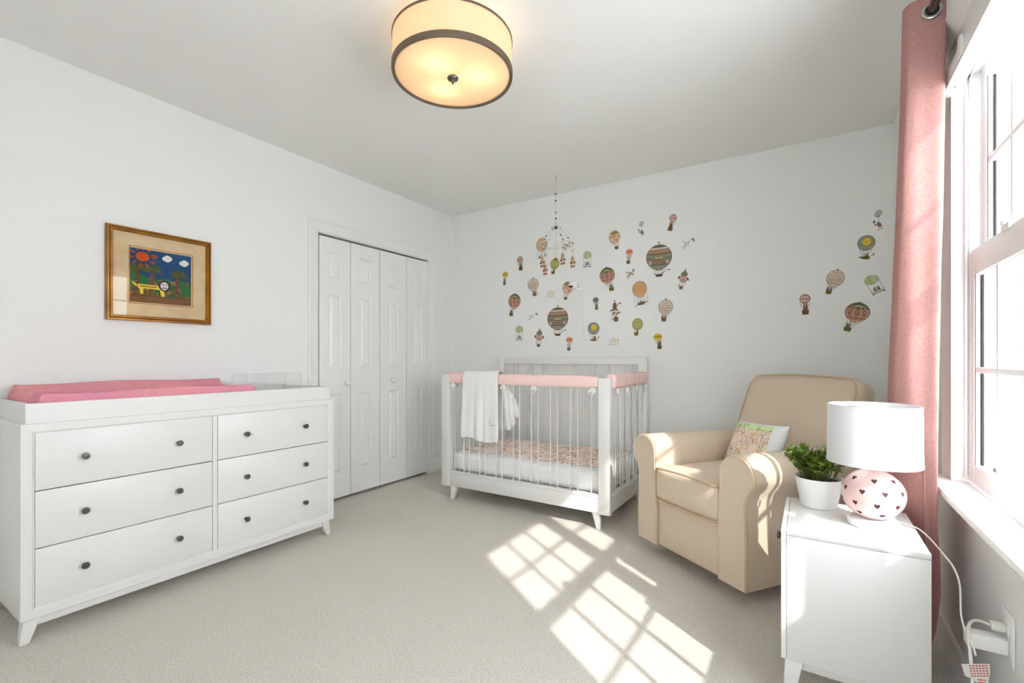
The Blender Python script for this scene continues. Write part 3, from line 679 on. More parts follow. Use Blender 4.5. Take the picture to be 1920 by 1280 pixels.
for k, a in enumerate((2.75, 4.3, 5.6, .45)):
    ex, ey = RR * math.cos(a), RR * math.sin(a)
    B().tube([(0, 0, -.36), (ex, ey, z0)], .0006, 4).done('stay', FG, mb)
    for q, m in ((.28, FG), (.5, FW), (.72, FD)): bead((ex * q, ey * q, -.36 + (z0 + .36) * q), .0062, m)
    drop = (.125, .10, .09, .09)[k]
    ch = B().tube([(ex, ey, z0), (ex, ey, z0 - drop)], .0006, 4).done('hanging_thread', FG, mb)
    bead((ex, ey, z0 + .004), .008, (FG, FP, FT, FD)[k], ch); bead((ex, ey, z0 - .055), .006, (FT, FM, FM, FG)[k], ch)
    for j, (rad, m) in enumerate(((.028, FC), (.020, FP), (.012, FG))):
        pts = [(ex + rad * math.cos(q) * .8, ey + rad * math.cos(q) * -.5, z0 - drop - .03 + rad * math.sin(q)) for q in [PI * i / 12 for i in range(13)]]
        pts = [(pts[0][0], pts[0][1], pts[0][2] - .018)] + pts + [(pts[-1][0], pts[-1][1], pts[-1][2] - .018)]
        B().tube(pts, .0042, 8).done('rainbow_arch', m, ch, 60)
    for sx in (-1, 1):
        bead((ex + sx * .017, ey - sx * .011, z0 - drop - .056), .0105, FT if (k + sx) % 2 else FM, ch)
        bead((ex + sx * .013, ey - sx * .008, z0 - drop - .082), .009, FT, ch)

# ------------------------------------------------------------------ armchair
def arc(cx, cz, r, a0, a1, n): return [(cx + r * math.cos(math.radians(a0 + (a1 - a0) * i / n)), cz + r * math.sin(math.radians(a0 + (a1 - a0) * i / n))) for i in range(n + 1)]
ac = thing('armchair', 'oatmeal linen glider armchair with rolled arms beside the white nightstand', 'armchair', (-.512, 2.364, 0), -math.radians(34.65))
def arm_profile():
    p = [(.347, .075), (.350, .25), (.345, .38), (.343, .44), (.352, .475)]
    p += arc(.303, .556, .087, -35, 180, 22)[1:] + [(.216, .50), (.208, .40), (.205, .075)]
    return p
for s in (1, -1):
    pr = arm_profile(); b = B(); rings = []
    for y, k in ((.004, .955), (0.0, .975), (.003, .992), (.012, 1), (.35, 1.0), (.70, 1.0), (.78, .985)):
        cx_, cz_ = .28, .34
        if k < 1: rg = [Vector((s * (cx_ + (x - cx_) * k), y - .004, cz_ + (z - cz_) * (k + (1 - k) * .5))) for x, z in pr]
        else: rg = [Vector((s * (x + .006 * math.sin(y * 4)), y - .004, z - .012 * (y / .7) ** 2 * (z > .5))) for x, z in pr]
        rings.append(rg)
    b.loft(rings, True); am = b.done('arm', LINEN, ac, 50)
    B().tube([(s * (x if x > .28 else x), .006, z) for x, z in pr[:-1] + [(.205, .075)]], .0042, 8, smooth=1).done('arm_piping', LINENB, am, 60)
# front skirt panel, seat cushion
b = B(); b.rbox(.207, .34, .125, .012, (0, .352, .2), crown=(0, .012, 0), n=8); b.done('seat_base', LINEN, ac, 60)
def cush(p):
    q = p.copy(); k = 1 - (q.x / .215) ** 2
    if q.z > 0: q.z += .016 * k * (1 - (q.y / .3) ** 2) + .004 * math.sin(q.x * 17)
    return q
b = B(); b.rbox(.207, .29, .083, .026, (0, .282, .403), crown=(0, .014, .0), n=12, fn=cush); sc_ = b.done('seat_cushion', LINEN, ac, 60)
for zc in (.482, .325):
    pts = [(-.207, .55, zc)] + [(-.207, .02 + .0, zc)] + [(-.19, -.008, zc)] + [(x, -.011 - .012 * (1 - (x / .2) ** 2) + .005, zc + (.010 * (1 - (x / .2) ** 2) if zc > .4 else -.008 * (1 - (x / .2) ** 2))) for x in (-.14, -.07, 0, .07, .14)] + [(.19, -.008, zc), (.207, .02, zc), (.207, .55, zc)]
    B().tube(pts, .0045, 8, smooth=2).done('cushion_piping', LINENB, sc_, 60)
# back rest: leaning slab
Mb = Matrix.Rotation(-math.radians(24), 3, 'X')
def backf(p):
    q = p.copy(); k = (q.z + .33) / .66
    q.x *= .97 + .05 * math.sin(PI * min(1, max(0, k)) * .8)
    return Mb @ q
b = B(); b.rbox(.316, .085, .31, .055, crown=(.006, .022, .012), n=14, fn=backf); bk = b.done('backrest', LINEN, ac, 60); bk.location = (0, .775, .655)
pts = []
for (x, z) in [(-.29, -.25), (-.30, 0), (-.305, .2)] + [(-.305 + .045 * (1 - math.cos(a)), .2 + .09 * math.sin(a)) for a in (.4, .8, 1.2, 1.57)] + [(-.15, .302), (0, .306), (.15, .302)] + [(.305 - .045 * (1 - math.cos(a)), .2 + .09 * math.sin(a)) for a in (1.57, 1.2, .8, .4)] + [(.305, .2), (.30, 0), (.29, -.25)]:
    pts.append(backf(Vector((x, -.074, z))))
B().tube(pts, .0045, 8, smooth=2).done('back_piping', LINENB, bk, 60)
b = B(); b.rbox(.335, .10, .20, .04, (0, .80, .275), crown=(0, .01, 0), n=8); b.done('back_base', LINEN, ac, 60)
b = B(); b.lathe([(0, 0), (.25, 0), (.25, .012), (.24, .02), (.05, .024), (.05, .08), (0, .08)], (0, .42, 0.001), 40); b.done('swivel_base', BLACKM, ac, 40)
# throw pillow
pl = thing('throw_pillow', 'small square cushion with a pastel townhouse print leaning on the armchair', 'cushion', (-.512, 2.364, 0), -math.radians(34.65))
N = 22; b = B()
for sd in (-1, 1):
    g1 = []
    for i in range(N + 1):
        row = []
        for j in range(N + 1):
            u, w = 2 * i / N - 1, 2 * j / N - 1
            pinch = 1 - .05 * (1 - u * u) * abs(w) ** 2; pin2 = 1 - .05 * (1 - w * w) * abs(u) ** 2
            th = .05 * ((1 - u ** 4) * (1 - w ** 4)) ** .5
            row.append(Vector((u * .165 * pin2, sd * th, w * .128 * pinch)))
        g1.append(row)
    b.loft(g1, False, closed=False)
for f_ in b.bm.faces:
    m_ = f_.calc_center_median()
    f_.material_index = 0
    if m_.y < 0:
        if m_.x < .112 and m_.z < .072: f_.material_index = 1
        elif m_.x < .112 and m_.z < .1: f_.material_index = 2
Mp = Matrix.Translation((.012, .462, .601)) @ Matrix.Rotation(math.radians(-8), 4, 'Z') @ Matrix.Rotation(math.radians(-26), 4, 'X') @ Matrix.Rotation(math.radians(-2), 4, 'Y')
o = b.done('printed_cover', [PILB, PILP, PILG], pl, 70); o.matrix_local = Mp

# ------------------------------------------------------------------ nightstand
NX0, NX1, NY0, NY1, NZ = -.074, .276, 1.66, 2.06, .53
ns_ = thing('nightstand', 'white nightstand with splayed legs between the armchair and the window wall', 'nightstand', ((NX0 + NX1) / 2, (NY0 + NY1) / 2, 0)); c = ns_.location.copy()
b = B(); b.box(NX0 + .014, NX1, NY0 + .001, NY1 - .001, .135, NZ - .0175, .001); b.done('body', WHITE, ns_, ctr=c)
b = B(); b.box(NX0 + .014, NX1, NY0, NY1, NZ - .0165, NZ, .0015); b.done('top', WHITE, ns_, ctr=c)
b = B(); b.frame(NY0, NY1, .135, NZ, [(0, -.013), (0, 0), (.02, 0), (.024, -.005), (.024, -.013)], fx(NX0, -1), 0)
bmesh.ops.translate(b.bm, verts=b.bm.verts, vec=(0, 0, 0)); b.done('front_frame', WHITE, ns_, ctr=c)
for za, zb_ in ((.34, .503), (.163, .336)):
    d = B().box(NX0 + .004, NX0 + .016, NY0 + .026, NY1 - .026, za, zb_, .001).done('drawer', WHITE, ns_, ctr=c)
    if za < .3: continue
    k = B().lathe([(0, 0), (.0065, 0), (.0055, .008), (.006, .013), (.012, .017), (.0135, .021), (.012, .025), (.0, .026)], n=20, M=Matrix(((0, 0, -1), (0, 1, 0), (1, 0, 0)))).done('knob', PEWTER, d, 60)
    k.location = Vector((NX0 + .004, (NY0 + NY1) / 2, (za + zb_) / 2 + .025)) - c
B().box(NX0 + .035, NX1 - .02, NY0 + .018, NY1 - .02, .105, .1355, .001).done('plinth', WHITE, ns_, ctr=c)
for sx in (0, 1):
    for sy in (0, 1):
        b = B(); x = NX0 + .034 if not sx else NX1 - .034; y = NY0 + .026 if not sy else NY1 - .026
        splay_leg(b, x, y, -.016 if not sx else .016, -.006 if not sy else .006, .1355, .024, .014).done('leg', WHITE, ns_, ctr=c)

# ------------------------------------------------------------------ table lamp
lx, ly = .168, 1.85
lp = thing('table_lamp', 'table lamp with a pink heart pierced ceramic body and white drum shade', 'lamp', (lx, ly, NZ))
b = B(); b.lathe([(0, .001), (.064, .001), (.066, .004), (.066, .018), (.063, .023), (.04, .026), (0, .026)], n=64); b.done('base', POTM, lp, 50)
ez, ea, eb = .100, .083, .078
b = B(); b.lathe([(ea * math.cos(a), ez + eb * math.sin(a)) for a in [-1.35 + 2.75 * i / 40 for i in range(41)]], n=72)
ht = [(0, -.55), (.28, -.25), (.5, .05), (.5, .3), (.3, .45), (.12, .4), (0, .25)]; ht = ht + [(-x, y) for x, y in ht[::-1][1:-1]]
for r_, (lat, off) in enumerate(((42, .2), (14, 0), (-14, .5), (-40, .1))):
    nn = 9 if abs(lat) < 20 else 7
    for k in range(nn):
        lo_ = 2 * PI * (k + off + r_ * .15) / nn; la = math.radians(lat); 
        P0 = Vector((ea * math.cos(la) * math.cos(lo_), ea * math.cos(la) * math.sin(lo_), ez + eb * math.sin(la)))
        n_ = Vector((P0.x / ea ** 2, P0.y / ea ** 2, (P0.z - ez) / eb ** 2)).normalized(); e1 = Vector((-math.sin(lo_), math.cos(lo_), 0)); e2 = n_.cross(e1)
        vs = []
        for (x, y) in ht:
            q = P0 + e1 * x * .0145 + e2 * y * .0155; d = q - Vector((0, 0, ez)); s_ = 1 / math.sqrt((d.x / ea) ** 2 + (d.y / ea) ** 2 + (d.z / eb) ** 2)
            vs.append(b.bm.verts.new(Vector((0, 0, ez)) + d * s_ * 1.004))
        b.bm.faces.new(vs).material_index = 1
b.done('ceramic_body', [PINKC, HEARTM], lp, 60)
b = B(); b.lathe([(0, .176), (.016, .176), (.016, .184), (.011, .187), (.011, .225), (0, .225)], n=24)
b.cyl((0, 0, .2), (0, 0, .365), .003, n=8)
for a in range(3): b.cyl((0, 0, .366), (.117 * math.cos(a * 2.094), .117 * math.sin(a * 2.094), .366), .002, n=6)
b.done('socket', CHROME, lp, 50)
b = B(); h0, h1, r0, r1 = .197, .380, .1215, .1195
b.lathe([(r0, h0), (r1, h1), (r1 - .003, h1), (r0 - .003, h0), (r0, h0)], n=80)
b.lathe([(r0 + .001, h0), (r0 + .001, h0 + .008), (r0 - .004, h0 + .008), (r0 - .004, h0), (r0 + .001, h0)], n=80); b.lathe([(r1 + .001, h1), (r1 + .001, h1 - .008), (r1 - .004, h1 - .008), (r1 - .004, h1), (r1 + .001, h1)], n=80)
b.done('lamp_shade', translucent('white_lamp_shade_fabric', (226, 226, 226), .15, bump=(600, .15, .0005)), lp, 50)
b = B(); b.tube([(.04, .05, .004), (.07, .07, .004), (.095, .05, .005), (.115, .02, .006), (.132, -.04, -.004), (.14, -.14, -.008), (.146, -.22, -.012), (.152, -.25, -.04), (.156, -.235, -.09), (.158, -.225, -.13), (.159, -.26, -.155), (.160, -.31, -.15), (.160, -.345, -.17)], .0022, 8, smooth=3); b.done('cord', CORDM, lp, 60)

# ------------------------------------------------------------------ potted plant
pp = thing('potted_plant', 'small leafy green artificial plant in a white tapered pot on the nightstand', 'plant', (.027, 1.990, NZ))
b = B(); b.lathe([(0, .001), (.052, .001), (.055, .004), (.072, .100), (.074, .104), (.070, .104), (.066, .09), (0, .09)], n=56); b.done('pot', POTM, pp, 45)
B().lathe([(0, .094), (.066, .092)], n=30).done('soil', SOIL, pp)
st, lf = B(), B(); rr = random.Random(11)
for i in range(86):
    a = rr.uniform(0, 2 * PI); sp = rr.uniform(.1, 1) ** .6; hgt = rr.uniform(.075, .128) * (1.12 - .42 * sp)
    p0 = Vector((.05 * sp * math.cos(a), .05 * sp * math.sin(a), .094)); p1 = Vector((.10 * sp * math.cos(a), .098 * sp * math.sin(a), .094 + hgt)); pm = (p0 + p1) / 2 + Vector((0, 0, .015))
    st.tube([p0, pm, p1], .0011, 5)
    for q in range(6):
        k = .3 + .7 * q / 5; base = p0.lerp(pm, k * 2) if k < .5 else pm.lerp(p1, k * 2 - 1)
        for sgn in (0, PI):
            az = q * 1.57 + sgn + a; el = rr.uniform(.1, .8) if q < 5 else 1.0
            d = Vector((math.cos(az) * math.cos(el), math.sin(az) * math.cos(el), math.sin(el))); s_ = d.cross(Vector((0, 0, 1))).normalized(); n_ = s_.cross(d); L2 = rr.uniform(.014, .022); w2 = L2 * .42
            vs = [lf.bm.verts.new(base + d * L2 * t_ + s_ * w2 * w_ + n_ * h_) for t_, w_, h_ in ((0, 0, 0), (.35, .85, .0012), (.7, .9, .001), (1, 0, -.001), (.7, -.9, .001), (.35, -.85, .0012))]
            md_ = lf.bm.verts.new(base + d * L2 * .55 - n_ * .001)
            for u_ in range(6): lf.bm.faces.new((vs[u_], vs[(u_ + 1) % 6], md_))
st.done('stems', STEM, pp, 60); lf.done('foliage', LEAF, pp, 80)

# ------------------------------------------------------------------ curtain and rod
rod = thing('curtain_rod', 'gunmetal curtain rod above the right hand window', 'curtain rod', (.339, 1.4, 2.196))
B().cyl((0, -1.15, 0), (0, .82, 0), .0125, n=24).done('rod', RODM, rod, 40)
for y in (-1.1, .76):
    b = B(); b.box(.060, .077, y - .012, y + .012, -.03, .03, .003); b.cyl((0.01, y, 0), (.062, y, 0), .006, n=12); b.done('bracket', RODM, rod)
for y in (-1.17, .84): B().ball((0, y, 0), .022, 18).done('finial', RODM, rod, 60)
cu = thing('curtain', 'dusty pink linen grommet curtain panel drawn to the far side of the window', 'curtain', (.32, 2.06, 0)); c = cu.location.copy()
keys = [(2.248, .272, .374, 2.045, 2.035), (2.0, .268, .372, 2.045, 2.032), (1.6, .256, .366, 2.045, 2.028), (1.3, .246, .358, 2.05, 2.02), (1.0, .236, .350, 2.06, 2.0), (.75, .232, .339, 2.08, 1.955), (.62, .235, .337, 2.09, 1.945), (.53, .268, .341, 2.12, 1.975), (.42, .27, .350, 2.125, 1.985), (.3, .27, .354, 2.13, 2.0), (.18, .27, .346, 2.13, 2.01), (.05, .27, .325, 2.13, 2.04)]
def kint(z):
    for a, b_ in zip(keys, keys[1:]):
        if a[0] >= z >= b_[0]:
            k = (a[0] - z) / (a[0] - b_[0]); k = k * k * (3 - 2 * k) * .4 + k * .6
            return [a[i] + (b_[i] - a[i]) * k for i in range(1, 5)]
    return list(keys[-1][1:])
rows_ = []; NZr = 60
for i in range(NZr + 1):
    z = 2.248 + (.03 - 2.248) * i / NZr; xl, xr, yl, yr = kint(max(.05, z)); low = 1 - z / 2.25
    Lp, Rp = Vector((xl, yl, z)), Vector((xr, yr, z)); pts = []
    pts += [Rp + Vector((.0, .16, 0)), Lp + Vector((.03, .15, 0)), Lp + Vector((.004, .125, 0)), Lp + Vector((.03, .105, 0)), Rp + Vector((-.015, .10, 0)), Rp + Vector((-.01, .075, 0)), Lp + Vector((.02, .06, 0)), Lp + Vector((-.006, .045, 0)), Lp + Vector((-.002, .02, 0)), Lp + Vector((.006, .004, 0))]
    for k in range(1, 12):
        u = k / 12; pts.append(Lp.lerp(Rp, u) + Vector((0, -.006 * math.sin(u * PI) + .004 * (0.3 + low) * math.sin(u * 9 + z * 1.5) , 0)))
    pts += [Rp, Rp + Vector((.004, .012, 0)), Rp + Vector((-.006, .03, 0)), Rp + Vector((-.03, .034, 0))]
    rows_.append(pts)
b = B(); b.loft(rows_, False, closed=False); fab = b.done('fabric', [CURT, BLANK], cu, 80, ctr=c)
md = fab.modifiers.new('thick', 'SOLIDIFY'); md.thickness = .0016; md.offset = -1; md.use_rim = True
sb = fab.modifiers.new('sub', 'SUBSURF'); sb.levels = 1; sb.render_levels = 1
b = B(); gp = Vector((.339, 2.034, 2.196)); nn_ = Vector((-.1, -1, 0)).normalized(); q = nn_.to_track_quat('Z', 'Y').to_matrix()
b.lathe([(.0165, 0), (.018, .003), (.024, .004), (.0275, .002), (.028, 0), (.0165, 0)], gp + nn_ * .004, 40, M=q); b.done('grommet', CHROME, cu, 40, ctr=c)
b = B(); b.lathe([(0, .0), (.0168, .0)], gp + nn_ * .0045, 32, M=q); b.done('grommet_opening', BLACKM, cu, 40, ctr=c)

# ------------------------------------------------------------------ right wall outlet, adapter, cords, tag
t = thing('wall_outlet', 'white outlet plate low on the window wall behind the nightstand', 'outlet', (XR, 1.645, .362))
B().box(-.006, 0, -.042, .04, -.062, .062, .003).done('plate', PLASTIC, t)
for dz in (-.021, .021): B().rbox(.002, .0165, .014, .001, (-.0065, 0, dz), n=2).done('socket', PLASTIC, t)
t = thing('plug_adapter', 'chunky white plug adapter in the lower socket of the window wall outlet', 'adapter', (XR - .008, 1.64, .342))
b = B(); b.box(-.075, 0, -.02, .02, -.018, .018, .004); b.done('body', PLASTIC, t)
t = thing('power_cord', 'pale looped power cord plugged into the upper socket of the window wall outlet', 'cord', (XR - .008, 1.645, .383))
B().box(-.028, 0, -.012, .012, -.009, .009, .004).done('plug', CORDM, t)
B().tube([(-.028, 0, 0), (-.055, -.01, .010), (-.078, -.05, .012), (-.088, -.10, .0), (-.09, -.125, -.03), (-.088, -.13, -.08), (-.086, -.13, -.14), (-.085, -.12, -.2), (-.10, -.02, -.31), (-.16, .12, -.375), (-.20, .10, -.378)], .0034, 8, smooth=3).done('cord', CORDM, t, 60)
t = thing('warning_tag', 'small white paper tag with red print on the looped power cord', 'tag', (.330, 1.512, .318))
b = B(); out = [(-.035, .02), (.032, .02), (.034, .0), (.028, -.03), (.014, -.045), (.008, -.03), (-.008, -.015), (-.026, -.008)]
tf = lambda a, d, h: Vector((a * .84 - h * .5, a * .54 - h * .84, d))
b.prism(out, 0, .0006, tf); b.done('paper', TAGM, t)
b = B()
for i in range(5):
    z = .014 - i * .006
    for j in range(6): b.prism([(-.016 + j * .0075 + i * .001, z), (-.011 + j * .0075 + i * .001, z), (-.011 + j * .0075 + i * .001, z + .003), (-.016 + j * .0075 + i * .001, z + .003)], .0008, .0011, tf)
for i in range(4): b.prism([(.004, -.018 - .002 * i * 3), (.024, -.02 - .002 * i * 3), (.024, -.0175 - .002 * i * 3), (.004, -.0155 - .002 * i * 3)], .0008, .0011, tf)
b.done('print', TAGR, t)
b = B(); b.tube([(.0, 0, 0), (.03, -.12, .0), (.08, -.22, .001), (.05, -.36, .001), (-.06, -.30, .001), (-.10, -.15, .0), (-.05, -.05, .0)], .0028, 8, smooth=3)
o = b.done('floor_cord', CORDM, None, 60); o.location = (.33, 1.98, .004); tag(o, 'thin white cord coiled on the carpet behind the nightstand', 'cord')

# ------------------------------------------------------------------ wall decals
OUT, BSK, BSK2, CRM, PCH, GRN, LGR, SLT, TER, YEL, GRY, ORG, DKG = (92, 78, 66), (128, 106, 58), (112, 84, 54), (228, 214, 196), (214, 172, 144), (106, 118, 84), (178, 184, 130), (120, 124, 118), (178, 124, 104), (206, 184, 70), (172, 172, 164), (222, 184, 116), (70, 66, 58)
def ropes(A, ex, bx, wy, bt, rx, w=.02):
    for s in (-1, -.35, .35, 1): A.line([(ex + s * rx * .72, wy), (bx + s * .13, bt)], w, OUT)
def env(A, ex, ey, rx, ry, col, neck=.0, bx=.5, ny_=None):
    A.ell(ex, ey, rx, ry, OUT, n=30)
    if neck: A.poly([(ex - rx * .8, ey - ry * .55), (ex + rx * .8, ey - ry * .55), (bx + .1, ny_ - .01), (bx - .1, ny_ - .01)], OUT); A.poly([(ex - rx * .76, ey - ry * .5), (ex + rx * .76, ey - ry * .5), (bx + .08, ny_), (bx - .08, ny_)], col)
    A.ell(ex, ey, rx * .955, ry * .965, col, n=30)
def band(A, ex, ey, rx, ry, t0, t1, col, n=8):
    """curved stripe across an ellipse between heights t0..t1 (-1..1)"""
    def edge(t): 
        w = math.sqrt(max(0, 1 - t * t)) * .95
        return [(ex + rx * w * (2 * i / n - 1), ey + ry * (t - .10 * (1 - (2 * i / n - 1) ** 2) * (1 - abs(t)))) for i in range(n + 1)]
    e0, e1 = edge(t0), edge(t1); A.poly(e0 + e1[::-1], col)
def meridian(A, ex, ey, rx, ry, k, col, w=.02):
    pts = [(ex + rx * k * math.cos(a) * .95, ey + ry * math.sin(a) * .95) for a in [-1.5 + 3.0 * i / 10 for i in range(11)]]
    A.line(pts, w, col)
def basket(A, bx, by, w, h, col=BSK, deep=1):
    A.poly([(bx - w, by + h), (bx + w, by + h), (bx + w * .8, by), (bx - w * .8, by)], OUT); A.poly([(bx - w * .86, by + h * .88), (bx + w * .86, by + h * .88), (bx + w * .68, by + h * .1), (bx - w * .68, by + h * .1)], col)
    A.line([(bx - w * .8, by + h * .5), (bx + w * .8, by + h * .5)], .02, OUT)
def critters(A, bx, by, s, n=2, cols=(BSK2, GRY, PCH)):
    for i in range(n):
        x = bx + (i - (n - 1) / 2) * s * 1.3; A.ell(x, by, s * .62, s * .8, OUT, n=10); A.ell(x, by, s * .48, s * .62, cols[i % len(cols)], n=10); A.ell(x + s * .1, by + s * .85, s * .4, s * .4, OUT, n=9); A.ell(x + s * .1, by + s * .85, s * .3, s * .3, cols[i % len(cols)], n=9)
        for e in (-.25, .35): A.ell(x + s * e, by + s * 1.25, s * .12, s * .28, OUT, n=6)
def d_big(A, lean):
    A.line([(.5, .9), (.5, 1.0)], .02, OUT); A.line([(.44, .975), (.56, .975)], .016, OUT)
    ropes(A, .5, .51, .24, .07, .3, .014); ex, ey, rx, ry = .5, .56, .5, .36; env(A, ex, ey, rx, ry, (150, 136, 108), .5, .5, .19)
    for a, b_, c_ in ((.78, .97, (104, 102, 96)), (.66, .76, (214, 204, 184)), (.36, .62, (168, 140, 108)), (.26, .34, (110, 88, 68)), (-.04, .22, (138, 138, 122)), (-.12, -.06, (110, 96, 76)), (-.5, -.14, (150, 128, 110)), (-.62, -.52, (112, 92, 76)), (-.93, -.64, (140, 144, 130))): band(A, ex, ey, rx, ry, a, b_, c_)
    for i in range(9): x = .16 + i * .085; A.rect(x - .02, x + .02, .70, .755, (84, 62, 52)); A.rect(x - .011, x + .011, .705, .745, (206, 182, 150))
    for i in range(7): x = .22 + i * .093; A.rect(x - .022, x + .022, .375, .45, (90, 66, 60)); A.rect(x - .012, x + .012, .38, .44, (170, 120, 110))
    for i in range(10):
        x = .1 + i * .09; A.ell(x, .555, .014, .012, (90, 80, 60), n=6); A.ell(x, .625, .012, .007, (196, 170, 120), n=6)
    for s in (-1, 1): A.ell(.5 + s * .33, .40, .05, .055, (226, 218, 202), s * .6, 12); A.ell(.5 + s * .33, .395, .03, .038, (128, 132, 118), s * .6, 12)
    A.rect(.34, .66, .515, .565, OUT); A.rect(.35, .65, .521, .559, (226, 202, 156))
    A.paris = True
    basket(A, .51, .0, .14, .07, BSK2); A.line([(.62, .06), (.82, .19), (.92, .165)], .016, OUT); A.ell(.9, .175, .05, .012, DKG, -.3, 8); A.line([(.4, .05), (.3, .1)], .014, OUT)
def d_house(A, lean):
    bx = .5 + .22 * lean; ropes(A, .48, bx, .36, .17, .36, .014); env(A, .5, .65, .49, .32, (184, 134, 114), .5, .5 + .05 * lean, .32)
    band(A, .5, .65, .49, .32, .42, .97, (104, 118, 86)); band(A, .5, .65, .49, .32, .38, .44, (84, 80, 60))
    A.poly([(.42, .955), (.5, 1.0), (.58, .955)], (84, 96, 70)); A.ell(.5, .86, .07, .032, (84, 92, 70)); A.ell(.5, .86, .04, .018, (226, 220, 196))
    for i in range(6): A.line([(.2 + i * .12, .80), (.26 + i * .096, .93)], .012, (72, 84, 60))
    for k in (-.86, -.34, .34, .86): meridian(A, .5, .60, .49, .27, k, (232, 196, 172), .018)
    for x in (.2, .5, .8):
        A.ell(x, .64, .075, .085, (98, 70, 62), n=14); A.ell(x, .64, .055, .068, (196, 148, 124), n=14); A.rect(x - .028, x + .028, .585, .68, (92, 64, 58)); A.rect(x - .016, x + .016, .6, .67, (206, 176, 150))
    band(A, .5, .65, .49, .32, -.62, -.56, (110, 74, 62)); basket(A, bx, .0, .16, .13, (132, 108, 52)); critters(A, bx, .17, .07, 2, ((118, 92, 40), (150, 124, 60)))
def d_spire(A, lean):
    bx = .5 + .2 * lean; ropes(A, .5, bx, .36, .17, .34, .016); env(A, .5, .62, .49, .32, (224, 208, 192), .4, .5 + .05 * lean, .3); A.poly([(.42, .92), (.52, 1.0), (.6, .92)], (120, 108, 90))
    for t_ in (.72, .42, .16, -.1, -.3, -.52, -.72):
        w = math.sqrt(1 - t_ * t_); A.line([(.5 + .46 * w * (i / 7 - 1), .62 + .32 * t_ + .014 * math.sin(i * 1.9 + t_ * 9)) for i in range(15)], .016, (118, 100, 88))
    rr_ = random.Random(5)
    for i in range(22):
        a, r = rr_.uniform(0, 2 * PI), rr_.random() ** .5 * .8; A.ell(.5 + .42 * r * math.cos(a), .6 + .26 * r * math.sin(a), .035, .014, (190, 160, 140), 0, 8)
    basket(A, bx, .0, .17, .13, (138, 108, 56)); critters(A, bx, .16, .08, 3, (DKG, GRY, (150, 116, 60)))
def d_lattice(A, lean):
    bx = .5 - .12 * lean; ropes(A, .5, bx, .55, .25, .6, .03); env(A, .5, .76, .46, .22, (226, 196, 176)); A.poly([(.4, .95), (.5, 1.0), (.6, .95)], BSK2)
    for k in (-.9, -.3, .3, .9): meridian(A, .5, .76, .46, .22, k, (112, 74, 62), .035)
    band(A, .5, .76, .46, .22, -.02, .12, (120, 80, 66)); A.ell(.35, .85, .05, .03, (206, 150, 150)); A.ell(.66, .67, .05, .03, (206, 150, 150))
    basket(A, bx, .0, .3, .22, (120, 88, 48)); critters(A, bx, .3, .15, 2, ((134, 92, 60), (120, 84, 52)))
def d_bowl(A, c1, c2, lean):
    env(A, .5, .68, .46, .31, c1, .6, .55, .34)
    for s in (-1, 1): A.line([(.5 + s * .4, .6), (.55 + s * .42, .12)], .014, OUT); A.line([(.5 + s * .24, .45), (.55 + s * .2, .12)], .012, OUT)
    for t_, c_ in ((.78, c2), (.45, c2), (.12, c2), (-.25, c2), (-.55, c2)): band(A, .5, .68, .46, .31, t_ - .16, t_, c_)
    for t_ in (.78, .62, .45, .29, .12, -.04, -.25, -.41, -.7): w = math.sqrt(1 - t_ * t_); A.line([(.5 + .44 * w * (i / 6 - 1), .68 + .31 * t_ + .012 * math.sin(i * 1.7 + t_ * 5)) for i in range(13)], .012, (150, 104, 70))
    A.ell(.56, .10, .27, .055, OUT, .08); A.ell(.56, .105, .24, .038, BSK, .08); critters(A, .57, .15, .05, 3, (GRY, BSK2, CRM)); A.line([(.3, .05), (.12, .0)], .02, OUT); A.line([(.8, .12), (.98, .15)], .02, OUT)
def d_sun(A, lean):
    bx = .5; ropes(A, .5, bx, .44, .16, .5, .018); env(A, .5, .67, .49, .32, (140, 148, 142), .3, .5, .36)
    band(A, .5, .67, .49, .32, -.62, -.5, (176, 160, 96)); 
    for x, y in ((.14, .7), (.86, .7), (.2, .55), (.8, .55), (.5, .45)): A.ell(x, y, .06, .04, (180, 162, 90), n=10); A.ell(x, y, .035, .022, (110, 116, 110), n=8)
    for k in range(14): A.ell(.52 + .25 * math.cos(k * .449), .72 + .165 * math.sin(k * .449), .04, .02, (196, 160, 60), k * .449, 8)
    A.ell(.52, .72, .23, .15, (224, 196, 72)); A.ell(.45, .74, .02, .01, OUT, n=7); A.ell(.59, .74, .02, .01, OUT, n=7); A.line([(.45, .69), (.52, .675), (.59, .69)], .015, OUT)
    A.ell(.52, .07, .26, .07, OUT); A.ell(.52, .075, .23, .052, (136, 112, 60)); critters(A, .53, .15, .075, 3, (CRM, GRY, BSK2)); A.line([(.78, .12), (.95, .2)], .02, OUT); A.ell(.95, .2, .03, .06, DKG, .2, 8); A.line([(.28, .1), (.14, .05)], .03, OUT)
def d_green(A, lean):
    bx = .5 + .0 * lean
    for s in (-1, 1): A.line([(.5 + s * .42, .68), (bx + s * .38, .16)], .025, OUT)
    env(A, .5, .76, .46, .24, (186, 192, 180))
    A.ell(.38, .76, .22, .225, (178, 188, 112), n=22); A.ell(.62, .76, .1, .225, (196, 200, 190), n=22); A.ell(.8, .76, .10, .16, (178, 188, 112), n=16)
    for k in (-.25, .3): meridian(A, .5, .76, .46, .24, k, OUT, .018)
    A.line([(bx - .42, .2), (bx - .36, .06), (bx + .36, .06), (bx + .42, .2)], .03, OUT); A.poly([(bx - .38, .18), (bx + .38, .18), (bx + .33, .075), (bx - .33, .075)], (214, 208, 194))
    critters(A, bx, .22, .11, 3, ((140, 112, 84), GRY, (120, 98, 78)))
    for s in (-1, 1): A.ell(bx + s * .38, .03, .07, .03, OUT, n=10); A.ell(bx + s * .38, .03, .04, .016, GRY, n=8)
